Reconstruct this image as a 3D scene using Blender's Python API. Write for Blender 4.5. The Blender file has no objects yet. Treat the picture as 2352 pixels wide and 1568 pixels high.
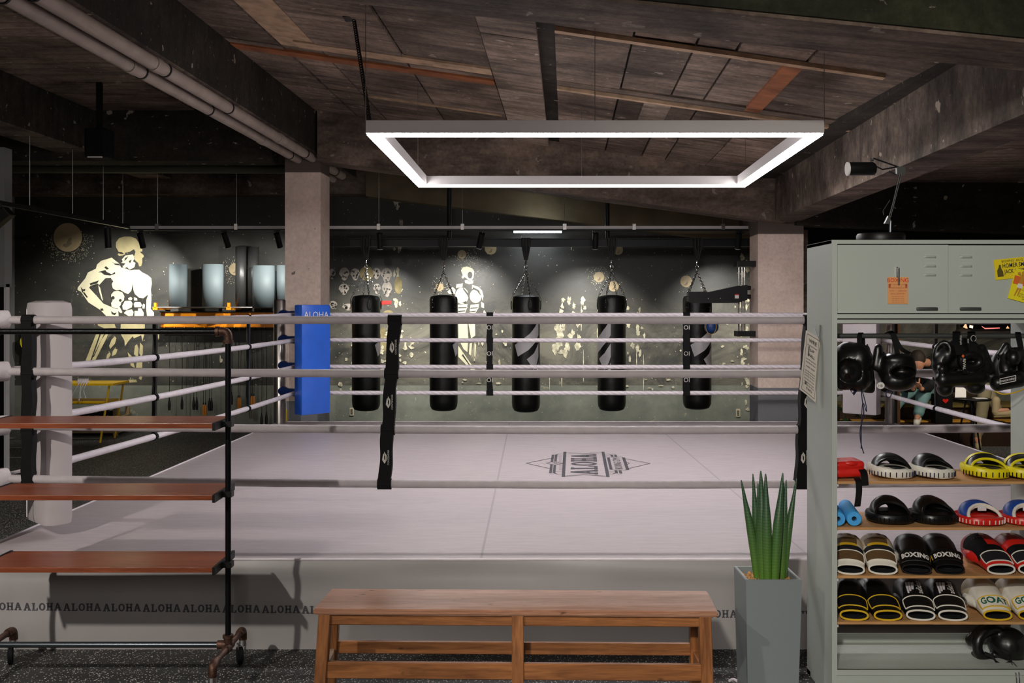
import bpy, bmesh, math, random
from mathutils import Vector, Matrix, Euler
from mathutils.geometry import tessellate_polygon
R=math.radians; PI=math.pi
random.seed(7)
sc=bpy.context.scene; COL=sc.collection
F=2302.0; CX=1176.0; HY=710.0; H=1.6
def P(px,py,d): return Vector(((px-CX)/F*d, d, H-(py-HY)/F*d))
def L(c):
    c=c/255.0; return c/12.92 if c<=.04045 else ((c+.055)/1.055)**2.4
def C(r,g,b): return (L(r),L(g),L(b),1)
# ---------------------------------------------------------------- camera, world, lights, exposure
cam=bpy.data.cameras.new('camera'); co=bpy.data.objects.new('camera',cam); COL.objects.link(co)
co.location=(0,0,H); co.rotation_euler=(PI/2,0,0)
cam.sensor_width=36; cam.lens=36*F/2352; cam.shift_y=-(784-HY)/2352; cam.clip_end=60
sc.camera=co
w=bpy.data.worlds.new('world'); sc.world=w; w.use_nodes=True
w.node_tree.nodes['Background'].inputs[0].default_value=(.55,.52,.5,1); w.node_tree.nodes['Background'].inputs[1].default_value=.05
sc.view_settings.view_transform='Standard'; sc.view_settings.look='None'; sc.view_settings.gamma=1; sc.view_settings.use_curve_mapping=False
sc.view_settings.exposure=0.08
def lamp(name,kind,loc,energy,col=(1,1,1),target=None,size=.1,spot=60,blend=.5):
    l=bpy.data.lights.new(name,kind); l.energy=energy; l.color=col
    if kind=='AREA': l.size=size
    else: l.shadow_soft_size=size
    if kind=='SPOT': l.spot_size=R(spot); l.spot_blend=blend
    o=bpy.data.objects.new(name,l); COL.objects.link(o); o.location=loc
    if target is not None: o.rotation_euler=(Vector(target)-Vector(loc)).to_track_quat('-Z','Y').to_euler()
    return o
LED_STRENGTH=48.0; SPOT_W=155.0
lamp('ceiling_lamp_left','SPOT',(-3.1,.2,3.35),900,(1,.93,.84),(-1.0,4.6,.2),.07,75,.6)
lamp('cabinet_fill','SPOT',(-.6,-.8,2.9),560,(1,.93,.84),(1.85,4.2,.7),.1,58,.8)  # added fill spot aimed at the cabinet gear, no known fixture
lamp('rear_room_fill','AREA',(-.3,-2.0,2.8),40,(1,.95,.9),(0,6,.9),1.0)  # added soft fill standing in for light from the rest of the room
lamp('lounge_fill','SPOT',(5.3,10.0,2.2),120,(1,.9,.75),(5.3,12.4,.3),.1,80,.8)  # unseen spot added to light the seated people
lamp('side_bay_fill','AREA',(5.6,6.5,2.3),9,(1,.93,.85),(5.6,6.5,0),.8)  # area fill added to brighten the dark right bay
lamp('left_bay_fill','AREA',(-4.6,5.5,3.1),9,(1,.93,.85),(-4.6,7.5,0),.8)  # unseen area fill for the left bay
# ---------------------------------------------------------------- materials
MC={}
def nt(name):
    m=bpy.data.materials.new(name); m.use_nodes=True; t=m.node_tree; return m,t,t.nodes,t.links,t.nodes['Principled BSDF']
def M(name,col,rough=.5,metal=0,var=0,scale=8,bump=0,bscale=60,coat=0,rand=0,spec=.5,stretch=None):
    if name in MC: return MC[name]
    m,t,N,K,b=nt(name)
    b.inputs['Base Color'].default_value=col; b.inputs['Roughness'].default_value=rough; b.inputs['Metallic'].default_value=metal
    b.inputs['Coat Weight'].default_value=coat; b.inputs['Specular IOR Level'].default_value=spec
    tc=N.new('ShaderNodeTexCoord'); vec=tc.outputs['Object']
    if stretch:
        mp=N.new('ShaderNodeMapping'); mp.inputs['Scale'].default_value=stretch; K.new(vec,mp.inputs[0]); vec=mp.outputs[0]
    cs=None
    if var:
        n=N.new('ShaderNodeTexNoise'); n.inputs['Scale'].default_value=scale; n.inputs['Detail'].default_value=6; K.new(vec,n.inputs['Vector'])
        r=N.new('ShaderNodeMapRange'); r.inputs[1].default_value=.3; r.inputs[2].default_value=.7; r.inputs[3].default_value=1-var; r.inputs[4].default_value=1+var; K.new(n.outputs[0],r.inputs[0])
        mx=N.new('ShaderNodeMix'); mx.data_type='RGBA'; mx.blend_type='MULTIPLY'; mx.inputs[0].default_value=1; mx.inputs[6].default_value=col; K.new(r.outputs[0],mx.inputs[7]); cs=mx.outputs[2]
    if rand:
        oi=N.new('ShaderNodeObjectInfo'); r=N.new('ShaderNodeMapRange'); r.inputs[3].default_value=1-rand; r.inputs[4].default_value=1+rand; K.new(oi.outputs['Random'],r.inputs[0])
        mx=N.new('ShaderNodeMix'); mx.data_type='RGBA'; mx.blend_type='MULTIPLY'; mx.inputs[0].default_value=1
        if cs: K.new(cs,mx.inputs[6])
        else: mx.inputs[6].default_value=col
        K.new(r.outputs[0],mx.inputs[7]); cs=mx.outputs[2]
    if cs: K.new(cs,b.inputs['Base Color'])
    if bump:
        n=N.new('ShaderNodeTexNoise'); n.inputs['Scale'].default_value=bscale; n.inputs['Detail'].default_value=5; K.new(vec,n.inputs['Vector'])
        bp=N.new('ShaderNodeBump'); bp.inputs['Strength'].default_value=bump; bp.inputs['Distance'].default_value=.01; K.new(n.outputs[0],bp.inputs['Height']); K.new(bp.outputs[0],b.inputs['Normal'])
    MC[name]=m; return m
def emis(name,col,s):
    m,t,N,K,b=nt(name); b.inputs['Base Color'].default_value=(1,1,1,1); b.inputs['Emission Color'].default_value=col; b.inputs['Emission Strength'].default_value=s; return m
class NB:
    """small node helper"""
    def __init__(s,name): s.m,s.t,s.N,s.K,s.b=nt(name); s.pos=s.N.new('ShaderNodeNewGeometry').outputs['Position']; s.obj=s.N.new('ShaderNodeTexCoord').outputs['Object']
    def map(s,v,sc_,loc=(0,0,0)):
        n=s.N.new('ShaderNodeMapping'); n.inputs['Scale'].default_value=sc_; n.inputs['Location'].default_value=loc; s.K.new(v,n.inputs[0]); return n.outputs[0]
    def noise(s,v,scale,det=6,rough=.6,dist=0):
        n=s.N.new('ShaderNodeTexNoise'); n.inputs['Scale'].default_value=scale; n.inputs['Detail'].default_value=det; n.inputs['Roughness'].default_value=rough; n.inputs['Distortion'].default_value=dist; s.K.new(v,n.inputs['Vector']); return n.outputs[0]
    def rng(s,v,a,b,c=0,d=1):
        n=s.N.new('ShaderNodeMapRange'); 
        for i,x in enumerate((a,b,c,d)): n.inputs[i+1].default_value=x
        s.K.new(v,n.inputs[0]); return n.outputs[0]
    def math(s,op,a,b):
        n=s.N.new('ShaderNodeMath'); n.operation=op
        for i,x in enumerate((a,b)):
            if isinstance(x,(int,float)): n.inputs[i].default_value=x
            else: s.K.new(x,n.inputs[i])
        return n.outputs[0]
    def mix(s,f,a,b,mode='MIX'):
        n=s.N.new('ShaderNodeMix'); n.data_type='RGBA'; n.blend_type=mode
        for i,x in ((0,f),(6,a),(7,b)):
            if isinstance(x,(int,float,tuple)): n.inputs[i].default_value=x
            else: s.K.new(x,n.inputs[i])
        return n.outputs[2]
    def sep(s,v):
        n=s.N.new('ShaderNodeSeparateXYZ'); s.K.new(v,n.inputs[0]); return n.outputs
    def bump(s,h,st=.3,dist=.01):
        n=s.N.new('ShaderNodeBump'); n.inputs['Strength'].default_value=st; n.inputs['Distance'].default_value=dist; s.K.new(h,n.inputs['Height']); s.K.new(n.outputs[0],s.b.inputs['Normal'])
    def out(s,c=None,rough=None,spec=None):
        if c is not None: s.K.new(c,s.b.inputs['Base Color'])
        if rough is not None:
            if isinstance(rough,(int,float)): s.b.inputs['Roughness'].default_value=rough
            else: s.K.new(rough,s.b.inputs['Roughness'])
        if spec is not None: s.b.inputs['Specular IOR Level'].default_value=spec
        return s.m
def concrete(name,c1,c2,rand=.25,dark=.35,paint=None):
    n=NB(name); v=n.pos
    a=n.noise(n.map(v,(1,1,1)),1.6,8,.65,.4); col=n.mix(n.rng(a,.35,.65),c1,c2)
    st=n.noise(n.map(v,(.6,5,2)),2.2,6,.7); col=n.mix(n.rng(st,.42,.68,0,.72),col,(0.012,0.01,0.009,1)); lg=n.noise(n.pos,.55,4,.6,.8); col=n.mix(n.rng(lg,.45,.68,0,.6),col,(0.02,0.017,0.015,1))
    g=n.noise(v,26,5,.7); col=n.mix(1,col,n.rng(g,.3,.7,.72,1.25),'MULTIPLY')
    sp=n.noise(v,9,3,.5); col=n.mix(n.rng(sp,.68,.71,0,.75),col,(.5,.42,.34,1)); fs=n.noise(n.map(n.pos,(3,14,8)),3,4,.6); col=n.mix(n.rng(fs,.68,.72,0,.7),col,(.40,.33,.27,1))
    oi=n.N.new('ShaderNodeObjectInfo').outputs['Random']; col=n.mix(1,col,n.rng(oi,0,1,1-rand,1+rand),'MULTIPLY')
    n.bump(g,.5,.01); return n.out(col,.85,.25)
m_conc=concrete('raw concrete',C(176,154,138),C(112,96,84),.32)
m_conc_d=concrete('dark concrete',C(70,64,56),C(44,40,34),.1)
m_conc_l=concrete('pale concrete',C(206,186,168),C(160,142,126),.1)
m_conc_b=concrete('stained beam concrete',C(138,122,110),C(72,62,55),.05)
m_rust=M('rusty wood strip',C(160,96,56),.8,var=.35,scale=6,bump=.4)
m_ochre=M('weathered timber strip',C(190,160,130),.8,var=.3,scale=9,bump=.3)
m_conc_g=concrete('greenish concrete',C(70,74,54),C(36,36,26),.05)  # darker green-tinted concrete, front face of the near cross beam
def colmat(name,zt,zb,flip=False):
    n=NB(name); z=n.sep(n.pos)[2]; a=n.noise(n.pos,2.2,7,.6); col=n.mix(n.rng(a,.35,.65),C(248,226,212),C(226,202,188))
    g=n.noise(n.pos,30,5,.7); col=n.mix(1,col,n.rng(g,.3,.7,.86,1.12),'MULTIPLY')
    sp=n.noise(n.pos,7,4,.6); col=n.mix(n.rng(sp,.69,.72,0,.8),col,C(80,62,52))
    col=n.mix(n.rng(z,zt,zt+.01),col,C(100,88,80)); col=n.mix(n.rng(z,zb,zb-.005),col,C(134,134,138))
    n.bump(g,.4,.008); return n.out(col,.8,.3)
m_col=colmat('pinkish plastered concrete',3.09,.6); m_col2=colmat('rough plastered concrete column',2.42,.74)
def wallmat():
    n=NB('black painted wall with grey green dado'); x,y,z=n.sep(n.pos)
    a=n.noise(n.pos,1.3,8,.7,.5); col=n.mix(n.rng(a,.35,.7),C(40,40,38),C(60,59,54))
    b2=n.noise(n.map(n.pos,(1,1,.5)),2.6,9,.72,.6)
    mm=n.noise(n.map(n.pos,(1,1,1.6)),.9,9,.75,.8); ml=n.math('MULTIPLY',n.math('MULTIPLY',n.rng(mm,.40,.62,0,.75),n.rng(z,1.9,1.3)),n.rng(x,-2.6,-2.2,.25,1)); col=n.mix(ml,col,C(124,120,106)); low=n.rng(z,2.1,.9,0,.085); th=n.math('SUBTRACT',.70,low)
    chip=n.rng(n.math('SUBTRACT',b2,th),0,.015)
    zone=n.rng(x,-2.6,-2.2); chip=n.math('MULTIPLY',chip,n.rng(zone,0,1,.25,.75))
    col=n.mix(chip,col,C(150,145,122))
    f2=n.noise(n.pos,14,3,.5); col=n.mix(n.rng(f2,.735,.76,0,.9),col,C(190,186,160))
    dz=n.noise(n.pos,3,4); edge=n.math('ADD',z,n.rng(dz,0,1,-.004,.004)) if False else z
    g=n.noise(n.pos,3.5,8,.7); dado=n.mix(n.rng(g,.3,.7),C(98,102,94),C(126,128,116)); dado=n.mix(n.rng(n.noise(n.pos,6,6,.7),.64,.68,0,.6),dado,C(168,160,130))
    col=n.mix(n.rng(z,.592,.588),col,dado)
    n.bump(n.noise(n.pos,40,4),.15,.004); return n.out(col,n.rng(a,.3,.7,.35,.6),.5)
m_wall=wallmat()
def floormat():
    n=NB('speckled rubber floor'); v=n.obj
    vo=n.N.new('ShaderNodeTexVoronoi'); vo.inputs['Scale'].default_value=95; n.K.new(n.map(v,(1,.8,1)),vo.inputs['Vector'])
    sz=n.noise(v,60,2); fl=n.rng(n.math('ADD',vo.outputs['Distance'],n.rng(sz,.3,.7,-.12,.12)),.27,.22)
    col=n.mix(fl,C(50,50,50),C(205,202,194)); n.bump(n.noise(v,200,2),.3,.003); return n.out(col,.6,.4)
m_floor=floormat()
def canvasmat():
    n=NB('pale grey vinyl canvas'); a=n.noise(n.map(n.pos,(1,6,1)),5,8,.7); col=n.mix(n.rng(a,.35,.7),C(172,162,165),C(165,155,158))
    b=n.noise(n.map(n.pos,(6,1,1)),4,8,.75); col=n.mix(n.rng(b,.66,.74,0,.35),col,C(208,202,202))
    n.bump(n.noise(n.pos,90,3),.08,.003); return n.out(col,n.rng(a,.3,.7,.42,.58),.4)
m_canvas=canvasmat()
def woodmat(name,c1,c2,rough=.45,sc=1.0,ax=0,knots=False):
    n=NB(name); s=[14,14,14]; s[ax]=1.2; a=n.noise(n.map(n.obj,tuple(x*sc for x in s)),2.2,7,.6,1.2); col=n.mix(n.rng(a,.3,.7),c1,c2)
    g=n.noise(n.map(n.obj,tuple(x*6*sc for x in s)),2,3,.6); col=n.mix(1,col,n.rng(g,.3,.7,.82,1.12),'MULTIPLY')
    if knots:
        k=n.noise(n.map(n.obj,(5,9,9)),2.4,2,.5); col=n.mix(n.rng(k,.70,.76,0,.85),col,C(58,32,16))
    n.bump(g,.15,.003); return n.out(col,rough,.5)
m_shelf=woodmat('reddish varnished shelf board',C(152,82,52),C(114,56,34),.3)
m_bench=woodmat('old varnished bench wood',C(180,136,110),C(146,98,72),.42,1,0,True)
m_benchleg=woodmat('old varnished bench leg wood',C(166,108,62),C(112,68,36),.42,1,2,True); m_benchrail=woodmat('old varnished bench rail wood',C(166,108,62),C(112,68,36),.42,1,0,True)
m_ply=woodmat('plywood shelf board',C(204,158,104),C(182,134,84),.6)
m_vinyl=M('grey white vinyl skirt',C(158,154,154),.42,var=.05,scale=3,bump=.15,bscale=6)
m_rope=M('white rope sleeve',C(216,208,214),.5,var=.06,scale=20,bump=.5,bscale=25)
m_sleeve=M('shaded white cloth rope sleeve',C(178,170,173),.65,var=.06,scale=20,bump=.5,bscale=25)  # cloth sleeve, its colour darkened for the shaded front of the ropes
def twistmat():
    n=NB('twisted white rope'); wv=n.N.new('ShaderNodeTexWave'); wv.inputs['Scale'].default_value=9; wv.bands_direction='DIAGONAL'; n.K.new(n.map(n.obj,(1,.4,1.6)),wv.inputs['Vector'])
    col=n.mix(wv.outputs[0],C(206,197,202),C(222,214,220)); n.bump(wv.outputs[0],.45,.006); return n.out(col,.55,.4)
m_twist=twistmat()
m_black=M('black nylon',C(11,11,13),.75,bump=.2,bscale=30,spec=.2)
m_leather=M('black leather',C(13,13,13),.36,bump=.15,bscale=25,coat=.05)
m_leather_s=M('satin black leather',C(17,17,17),.38,bump=.2,bscale=40)
m_white=M('white vinyl pad',C(196,188,190),.3,var=.03,coat=.2,bump=.12,bscale=7)
m_blue=M('blue vinyl pad',C(48,104,214),.3,var=.06,coat=.3,bump=.15,bscale=9)
m_bluedark=M('dark blue rubber sleeve',C(22,48,110),.4)
m_steel=M('brushed steel',C(176,170,166),.3,1,var=.1,stretch=(20,20,1))
m_chrome=M('chrome',C(225,225,225),.12,1)
m_iron=M('black iron pipe',C(22,24,27),.35,.6,bump=.1)
m_iron2=M('bare iron pipe',C(92,98,104),.3,.9)
m_fit=M('rusty brown pipe fitting',C(92,66,54),.5,.6,var=.4,scale=30,bump=.4)
m_blk=M('matte black metal',C(20,20,21),.45,.3)
m_cab=M('grey painted cabinet steel',C(174,181,174),.48,.0,var=.05,scale=2,bump=.05,bscale=150)
m_cabin=M('grey painted cabinet inside',C(140,142,138),.5)
m_hand=M('cast grey handle',C(96,98,96),.4,.6)
m_alu=M('grey anodised profile',C(228,224,222),.6,.0)
m_pipe=M('grey painted pipe',C(170,155,144),.6,var=.15,scale=5,bump=.2)
m_grnpipe=M('dull green conduit',C(74,74,60),.6)
m_planter=M('grey fibre planter',C(126,134,136),.4,bump=.1,bscale=200)
m_red=M('red leather',C(206,34,26),.35,bump=.15,bscale=40); m_dred=M('dark red leather',C(130,26,28),.4)
m_yel=M('yellow leather',C(226,212,20),.4,bump=.15,bscale=40); m_gold=M('golden piping',C(214,176,40),.4)
m_wht=M('white leather',C(224,220,208),.45,bump=.15,bscale=40); m_cream=M('cream leather',C(196,182,156),.45); m_brown=M('brown panel',C(96,74,48),.5)
m_navy=M('navy piping',C(28,34,58),.5); m_lblue=M('blue leather',C(30,74,160),.4)
m_foam=M('light blue foam',C(64,160,226),.7,bump=.3,bscale=60)
m_int=M('dark lining',C(12,13,20),.8)
m_orange=M('orange painted steel',C(232,140,16),.45,var=.1); m_yelsteel=M('yellow painted steel',C(232,184,20),.4)
m_mat=M('grey blue rolled mat',C(104,116,120),.6,bump=.1,bscale=200); m_matb=M('black rolled mat',C(46,46,46),.38,bump=.1)
m_lgrey=M('light grey decal',C(215,211,215),.45); m_print=M('charcoal print',C(66,64,70),.6); m_printd=M('black print',C(30,28,30),.6)
m_whiteprint=M('white print',C(225,222,218),.5); m_skin=M('skin',C(196,140,110),.5)
m_mural=M('cream mural paint',C(206,200,170),.5,var=.15,scale=3); m_tan=M('tan mural paint',C(170,152,118),.5,var=.15,scale=6); m_muraldark=M('dark mural paint',C(40,39,36),.5)
m_chip=M('flaked paint patch',C(176,170,146),.6,var=.45,scale=22)
m_led=emis('led diffuser',(1,.965,.97,1),LED_STRENGTH); m_tube=emis('tube lamp',(.9,.97,1,1),14)
# ---------------------------------------------------------------- mesh helpers
W={}
def thing(name,label,cat,loc=(0,0,0),rotz=0,group=None,rot=None):
    o=bpy.data.objects.new(name,None); COL.objects.link(o); o.empty_display_size=.1
    o.location=loc; o.rotation_euler=rot if rot else (0,0,rotz); o['label']=label; o['category']=cat
    if group: o['group']=group
    W[o.name]=Matrix.Translation(loc)@Euler(o.rotation_euler).to_matrix().to_4x4(); return o
def obj(name,bm,mat,parent=None,world=True,smooth=False,label=None,kind=None,mods=None):
    me=bpy.data.meshes.new(name); bm.normal_update()
    try: bmesh.ops.recalc_face_normals(bm,faces=bm.faces[:])
    except Exception: pass
    bm.to_mesh(me); bm.free()
    o=bpy.data.objects.new(name,me); me.materials.append(mat)
    if smooth:
        for p in me.polygons: p.use_smooth=True
        try: me.set_sharp_from_angle(angle=R(40))
        except Exception: pass
    COL.objects.link(o)
    if parent:
        o.parent=parent; W[o.name]=W[parent.name]
        if world: me.transform(W[parent.name].inverted())
    else: W[o.name]=Matrix.Identity(4)
    if label: o['label']=label
    if kind: o['kind']=kind
    return o
def tag(o,label=None,cat=None,group=None,kind=None):
    """single mesh thing: origin to its base centre"""
    me=o.data
    if cat:
        xs=[v.co for v in me.vertices]; lo=[min(v[i] for v in xs) for i in range(3)]; hi=[max(v[i] for v in xs) for i in range(3)]
        c=Vector(((lo[0]+hi[0])/2,(lo[1]+hi[1])/2,lo[2])); me.transform(Matrix.Translation(-c)); o.location=c; W[o.name]=Matrix.Translation(c)
    if label: o['label']=label
    if cat: o['category']=cat
    if group: o['group']=group
    if kind: o['kind']=kind
    return o
def struct(name,bm,mat,parent=None,**k):
    o=obj(name,bm,mat,parent,**k); o['kind']='structure'; return o
def nb(): return bmesh.new()
def box(bm,lo,hi,bev=0,mtx=None):
    v=[bm.verts.new((x,y,z)) for z in (lo[2],hi[2]) for y in (lo[1],hi[1]) for x in (lo[0],hi[0])]
    fs=[bm.faces.new([v[i] for i in f]) for f in ((0,2,3,1),(4,5,7,6),(0,1,5,4),(2,6,7,3),(0,4,6,2),(1,3,7,5))]
    if bev:
        es=list({e for f in fs for e in f.edges}); r=bmesh.ops.bevel(bm,geom=es,offset=bev,segments=2,affect='EDGES',profile=.6)
        vs=list({x for f in r['faces'] for x in f.verts}|{x for x in v if x.is_valid})
    else: vs=v
    if mtx is not None: bmesh.ops.transform(bm,matrix=mtx,verts=vs)
    return bm
def bx(lo,hi,bev=0,mtx=None): return box(nb(),lo,hi,bev,mtx)
def hexa(bm,a,b):
    """prism between quad a (4 pts) and quad b"""
    va=[bm.verts.new(p) for p in a]; vb=[bm.verts.new(p) for p in b]; n=len(a)
    bm.faces.new(va[::-1]); bm.faces.new(vb)
    for i in range(n): bm.faces.new((va[i],va[(i+1)%n],vb[(i+1)%n],vb[i]))
    return bm
def frame_axes(d):
    d=d.normalized(); up=Vector((0,0,1)) if abs(d.z)<.95 else Vector((0,1,0)); x=d.cross(up).normalized(); return x,x.cross(d).normalized()
def tube(bm,pts,r,n=10,cap=True,closed=False,sy=1.0):
    pts=[Vector(p) for p in pts]; rs=r if isinstance(r,(list,tuple)) else [r]*len(pts); rings=[]
    px=None
    for i,p in enumerate(pts):
        if closed: d=pts[(i+1)%len(pts)]-pts[i-1]
        else: d=pts[min(i+1,len(pts)-1)]-pts[max(i-1,0)]
        x,y=frame_axes(d)
        if px is not None:
            x=(px-d.normalized()*px.dot(d.normalized())).normalized(); y=x.cross(d.normalized())
        px=x
        rings.append([bm.verts.new(p+x*math.cos(2*PI*k/n)*rs[i]+y*math.sin(2*PI*k/n)*rs[i]*sy) for k in range(n)])
    m=len(rings)
    for i in range(m if closed else m-1):
        a=rings[i]; b=rings[(i+1)%m]
        for k in range(n): bm.faces.new((a[k],a[(k+1)%n],b[(k+1)%n],b[k]))
    if cap and not closed: bm.faces.new(rings[0][::-1]); bm.faces.new(rings[-1])
    return bm
def tb(pts,r,n=10,**k): return tube(nb(),pts,r,n,**k)
def lathe(bm,prof,c=(0,0,0),n=24,mtx=None):
    rings=[]
    for r,z in prof: rings.append([bm.verts.new((c[0]+r*math.cos(2*PI*k/n),c[1]+r*math.sin(2*PI*k/n),c[2]+z)) for k in range(n)] if r>1e-6 else [bm.verts.new((c[0],c[1],c[2]+z))])
    for a,b in zip(rings,rings[1:]):
        for k in range(n):
            q=[a[k%len(a)],a[(k+1)%n%len(a)],b[(k+1)%n%len(b)],b[k%len(b)]]; q=list(dict.fromkeys(q))
            if len(q)>2: bm.faces.new(q)
    if mtx is not None: bmesh.ops.transform(bm,matrix=mtx,verts=[v for r in rings for v in r])
    return bm
def catmull(pts,k=6):
    pts=[Vector(p) for p in pts]; out=[]
    for i in range(len(pts)-1):
        p0=pts[max(i-1,0)]; p1=pts[i]; p2=pts[i+1]; p3=pts[min(i+2,len(pts)-1)]
        for j in range(k):
            t=j/k; out.append(.5*((2*p1)+(p2-p0)*t+(2*p0-5*p1+4*p2-p3)*t*t+(3*p1-p0-3*p2+p3)*t**3))
    out.append(pts[-1]); return out
def flat(bm,poly,fn,th=None):
    """triangulated 2d polygon mapped through fn(x,y)"""
    tri=tessellate_polygon([[Vector((p[0],p[1],0)) for p in poly]]); vs=[bm.verts.new(fn(*p)) for p in poly]
    for t in tri:
        try: bm.faces.new([vs[i] for i in t])
        except ValueError: pass
    return bm
def subdiv_poly(poly,mx):
    out=[]
    for i,a in enumerate(poly):
        b=poly[(i+1)%len(poly)]; n=max(1,int(math.hypot(b[0]-a[0],b[1]-a[1])/mx))
        for j in range(n): out.append((a[0]+(b[0]-a[0])*j/n,a[1]+(b[1]-a[1])*j/n))
    return out
def patch(bm,fn,u0,u1,v0,v1,nu=8,nv=4):
    g=[[bm.verts.new(fn(u0+(u1-u0)*i/nu,v0+(v1-v0)*j/nv)) for j in range(nv+1)] for i in range(nu+1)]
    for i in range(nu):
        for j in range(nv): bm.faces.new((g[i][j],g[i+1][j],g[i+1][j+1],g[i][j+1]))
    return bm
def txt(s,size,mat,fn,parent,name='lettering',world=True,label=None,align='CENTER',res=2,offset=0.0,xs=1.0):
    """lettering mapped through fn(x,y) -> point"""
    cu=bpy.data.curves.new('t','FONT'); cu.body=s; cu.size=size; cu.align_x=align; cu.align_y='CENTER'; cu.resolution_u=res; cu.offset=offset
    to=bpy.data.objects.new('t',cu); COL.objects.link(to); dg=bpy.context.evaluated_depsgraph_get(); me=bpy.data.meshes.new_from_object(to.evaluated_get(dg))
    bpy.data.objects.remove(to); bpy.data.curves.remove(cu); bm=nb(); bm.from_mesh(me); bpy.data.meshes.remove(me)
    for v in bm.verts: v.co=fn(v.co.x*xs,v.co.y)
    return obj(name,bm,mat,parent,world=world,label=label)
def plane_fn(o,x,y): o=Vector(o); x=Vector(x); y=Vector(y); return lambda a,b: o+x*a+y*b
# slab-serif letters as 2d polygons, cell height 1
def slab(ch):
    s=.16; t=.13
    if ch=='A': return [[(-.02,0),(.30,0),(.30,t),(.24,t),(.29,.30),(.51,.30),(.56,t),(.50,t),(.50,0),(.86,0),(.86,t),(.79,t),(.50,1),(.30,1),(.05,t),(-.02,t)]],.90,[[(.33,.42),(.47,.42),(.40,.72)]]
    if ch=='L': return [[(0,0),(.70,0),(.70,.34),(.60,.34),(.55,t),(.30,t),(.30,1-t),(.38,1-t),(.38,1),(0,1),(0,1-t),(.09,1-t),(.09,t),(0,t)]],.76,[]
    if ch=='O':
        o=[(.39+.39*math.cos(a)*(1 if abs(math.cos(a))<.9 else 1.0),.5+.5*math.sin(a)) for a in [2*PI*k/16 for k in range(16)]]
        return [o],.82,[[(.39+.19*math.cos(a),.5+.34*math.sin(a)) for a in [2*PI*k/12 for k in range(12)]]]
    if ch=='H':
        v=lambda x:[(x,0),(x+.36,0),(x+.36,t),(x+.28,t),(x+.28,1-t),(x+.36,1-t),(x+.36,1),(x,1),(x,1-t),(x+.08,1-t),(x+.08,t),(x,t)]
        return [v(0),v(.46),[(.2,.42),(.6,.42),(.6,.58),(.2,.58)]],.88,[]
def slabword(bm,word,fn,h,x0=0,gap=.04,xs=1.0):
    x=x0
    for ch in word:
        polys,adv,holes=slab(ch)
        if holes:
            o=polys[0]; hl=holes[0]
            loops=[[Vector((p[0],p[1],0)) for p in o],[Vector((p[0],p[1],0)) for p in hl]]
            tri=tessellate_polygon(loops); al=o+hl; vs=[bm.verts.new(fn(x+p[0]*h*xs,p[1]*h)) for p in al]
            for t in tri:
                try: bm.faces.new([vs[i] for i in t])
                except ValueError: pass
        else:
            for p in polys: flat(bm,[(x+a*h*xs,b*h) for a,b in p],fn)
        x+=(adv+gap)*h*xs
    return x
def ellip(bm,c,r,rot=None,seg=16):
    m=Matrix.Translation(c)@((rot if isinstance(rot,Matrix) else Euler(rot).to_matrix().to_4x4()) if rot else Matrix.Identity(4))@Matrix.Diagonal((r[0],r[1],r[2],1))
    bmesh.ops.create_uvsphere(bm,u_segments=seg,v_segments=seg//2+2,radius=1,matrix=m); return bm
def capsule(bm,a,b,r0,r1=None):
    a=Vector(a); b=Vector(b); r1=r0 if r1 is None else r1; ellip(bm,a,(r0,)*3,seg=12); ellip(bm,b,(r1,)*3,seg=12)
    if (b-a).length>1e-5: tube(bm,[a,b],[r0,r1],12)
def ringtorus(bm,c,rx,rz,r,rot=(0,0,0),n=24,sy=1.0):
    m=Matrix.Translation(c)@Euler(rot).to_matrix().to_4x4(); tube(bm,[m@Vector((rx*math.cos(2*PI*k/n),0,rz*math.sin(2*PI*k/n))) for k in range(n)],r,10,closed=True,sy=sy)
def blob(name,bm,mat,parent,voxel=.007,smooth=4,world=True,label=None):
    me=bpy.data.meshes.new('b'); bm.to_mesh(me); bm.free(); o=bpy.data.objects.new('b',me); COL.objects.link(o)
    m=o.modifiers.new('r','REMESH'); m.mode='VOXEL'; m.voxel_size=voxel
    s=o.modifiers.new('s','SMOOTH'); s.iterations=smooth; s.factor=.6
    dg=bpy.context.evaluated_depsgraph_get(); me2=bpy.data.meshes.new_from_object(o.evaluated_get(dg)); bpy.data.objects.remove(o); bpy.data.meshes.remove(me)
    b2=nb(); b2.from_mesh(me2); bpy.data.meshes.remove(me2); return obj(name,b2,mat,parent,world=world,smooth=True,label=label)
def hollow(name,bm,cutters,mat,parent,voxel=.006,smooth=3):
    def mk(b):
        me=bpy.data.meshes.new('b'); b.to_mesh(me); b.free(); o=bpy.data.objects.new('b',me); COL.objects.link(o); return o
    o=mk(bm); m=o.modifiers.new('r','REMESH'); m.mode='VOXEL'; m.voxel_size=voxel; cs_=[]
    for c in cutters:
        b=nb(); ellip(b,c[0],c[1],c[2] if len(c)>2 else None,20); k=mk(b); cs_.append(k); m=o.modifiers.new('b','BOOLEAN'); m.operation='DIFFERENCE'; m.object=k; m.solver='EXACT'
    m=o.modifiers.new('r2','REMESH'); m.mode='VOXEL'; m.voxel_size=voxel*.9; s=o.modifiers.new('s','SMOOTH'); s.iterations=smooth; s.factor=.6
    dg=bpy.context.evaluated_depsgraph_get(); me2=bpy.data.meshes.new_from_object(o.evaluated_get(dg))
    for q in [o]+cs_: bpy.data.objects.remove(q)
    b2=nb(); b2.from_mesh(me2); bpy.data.meshes.remove(me2); return obj(name,b2,mat,parent,smooth=True)
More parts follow.
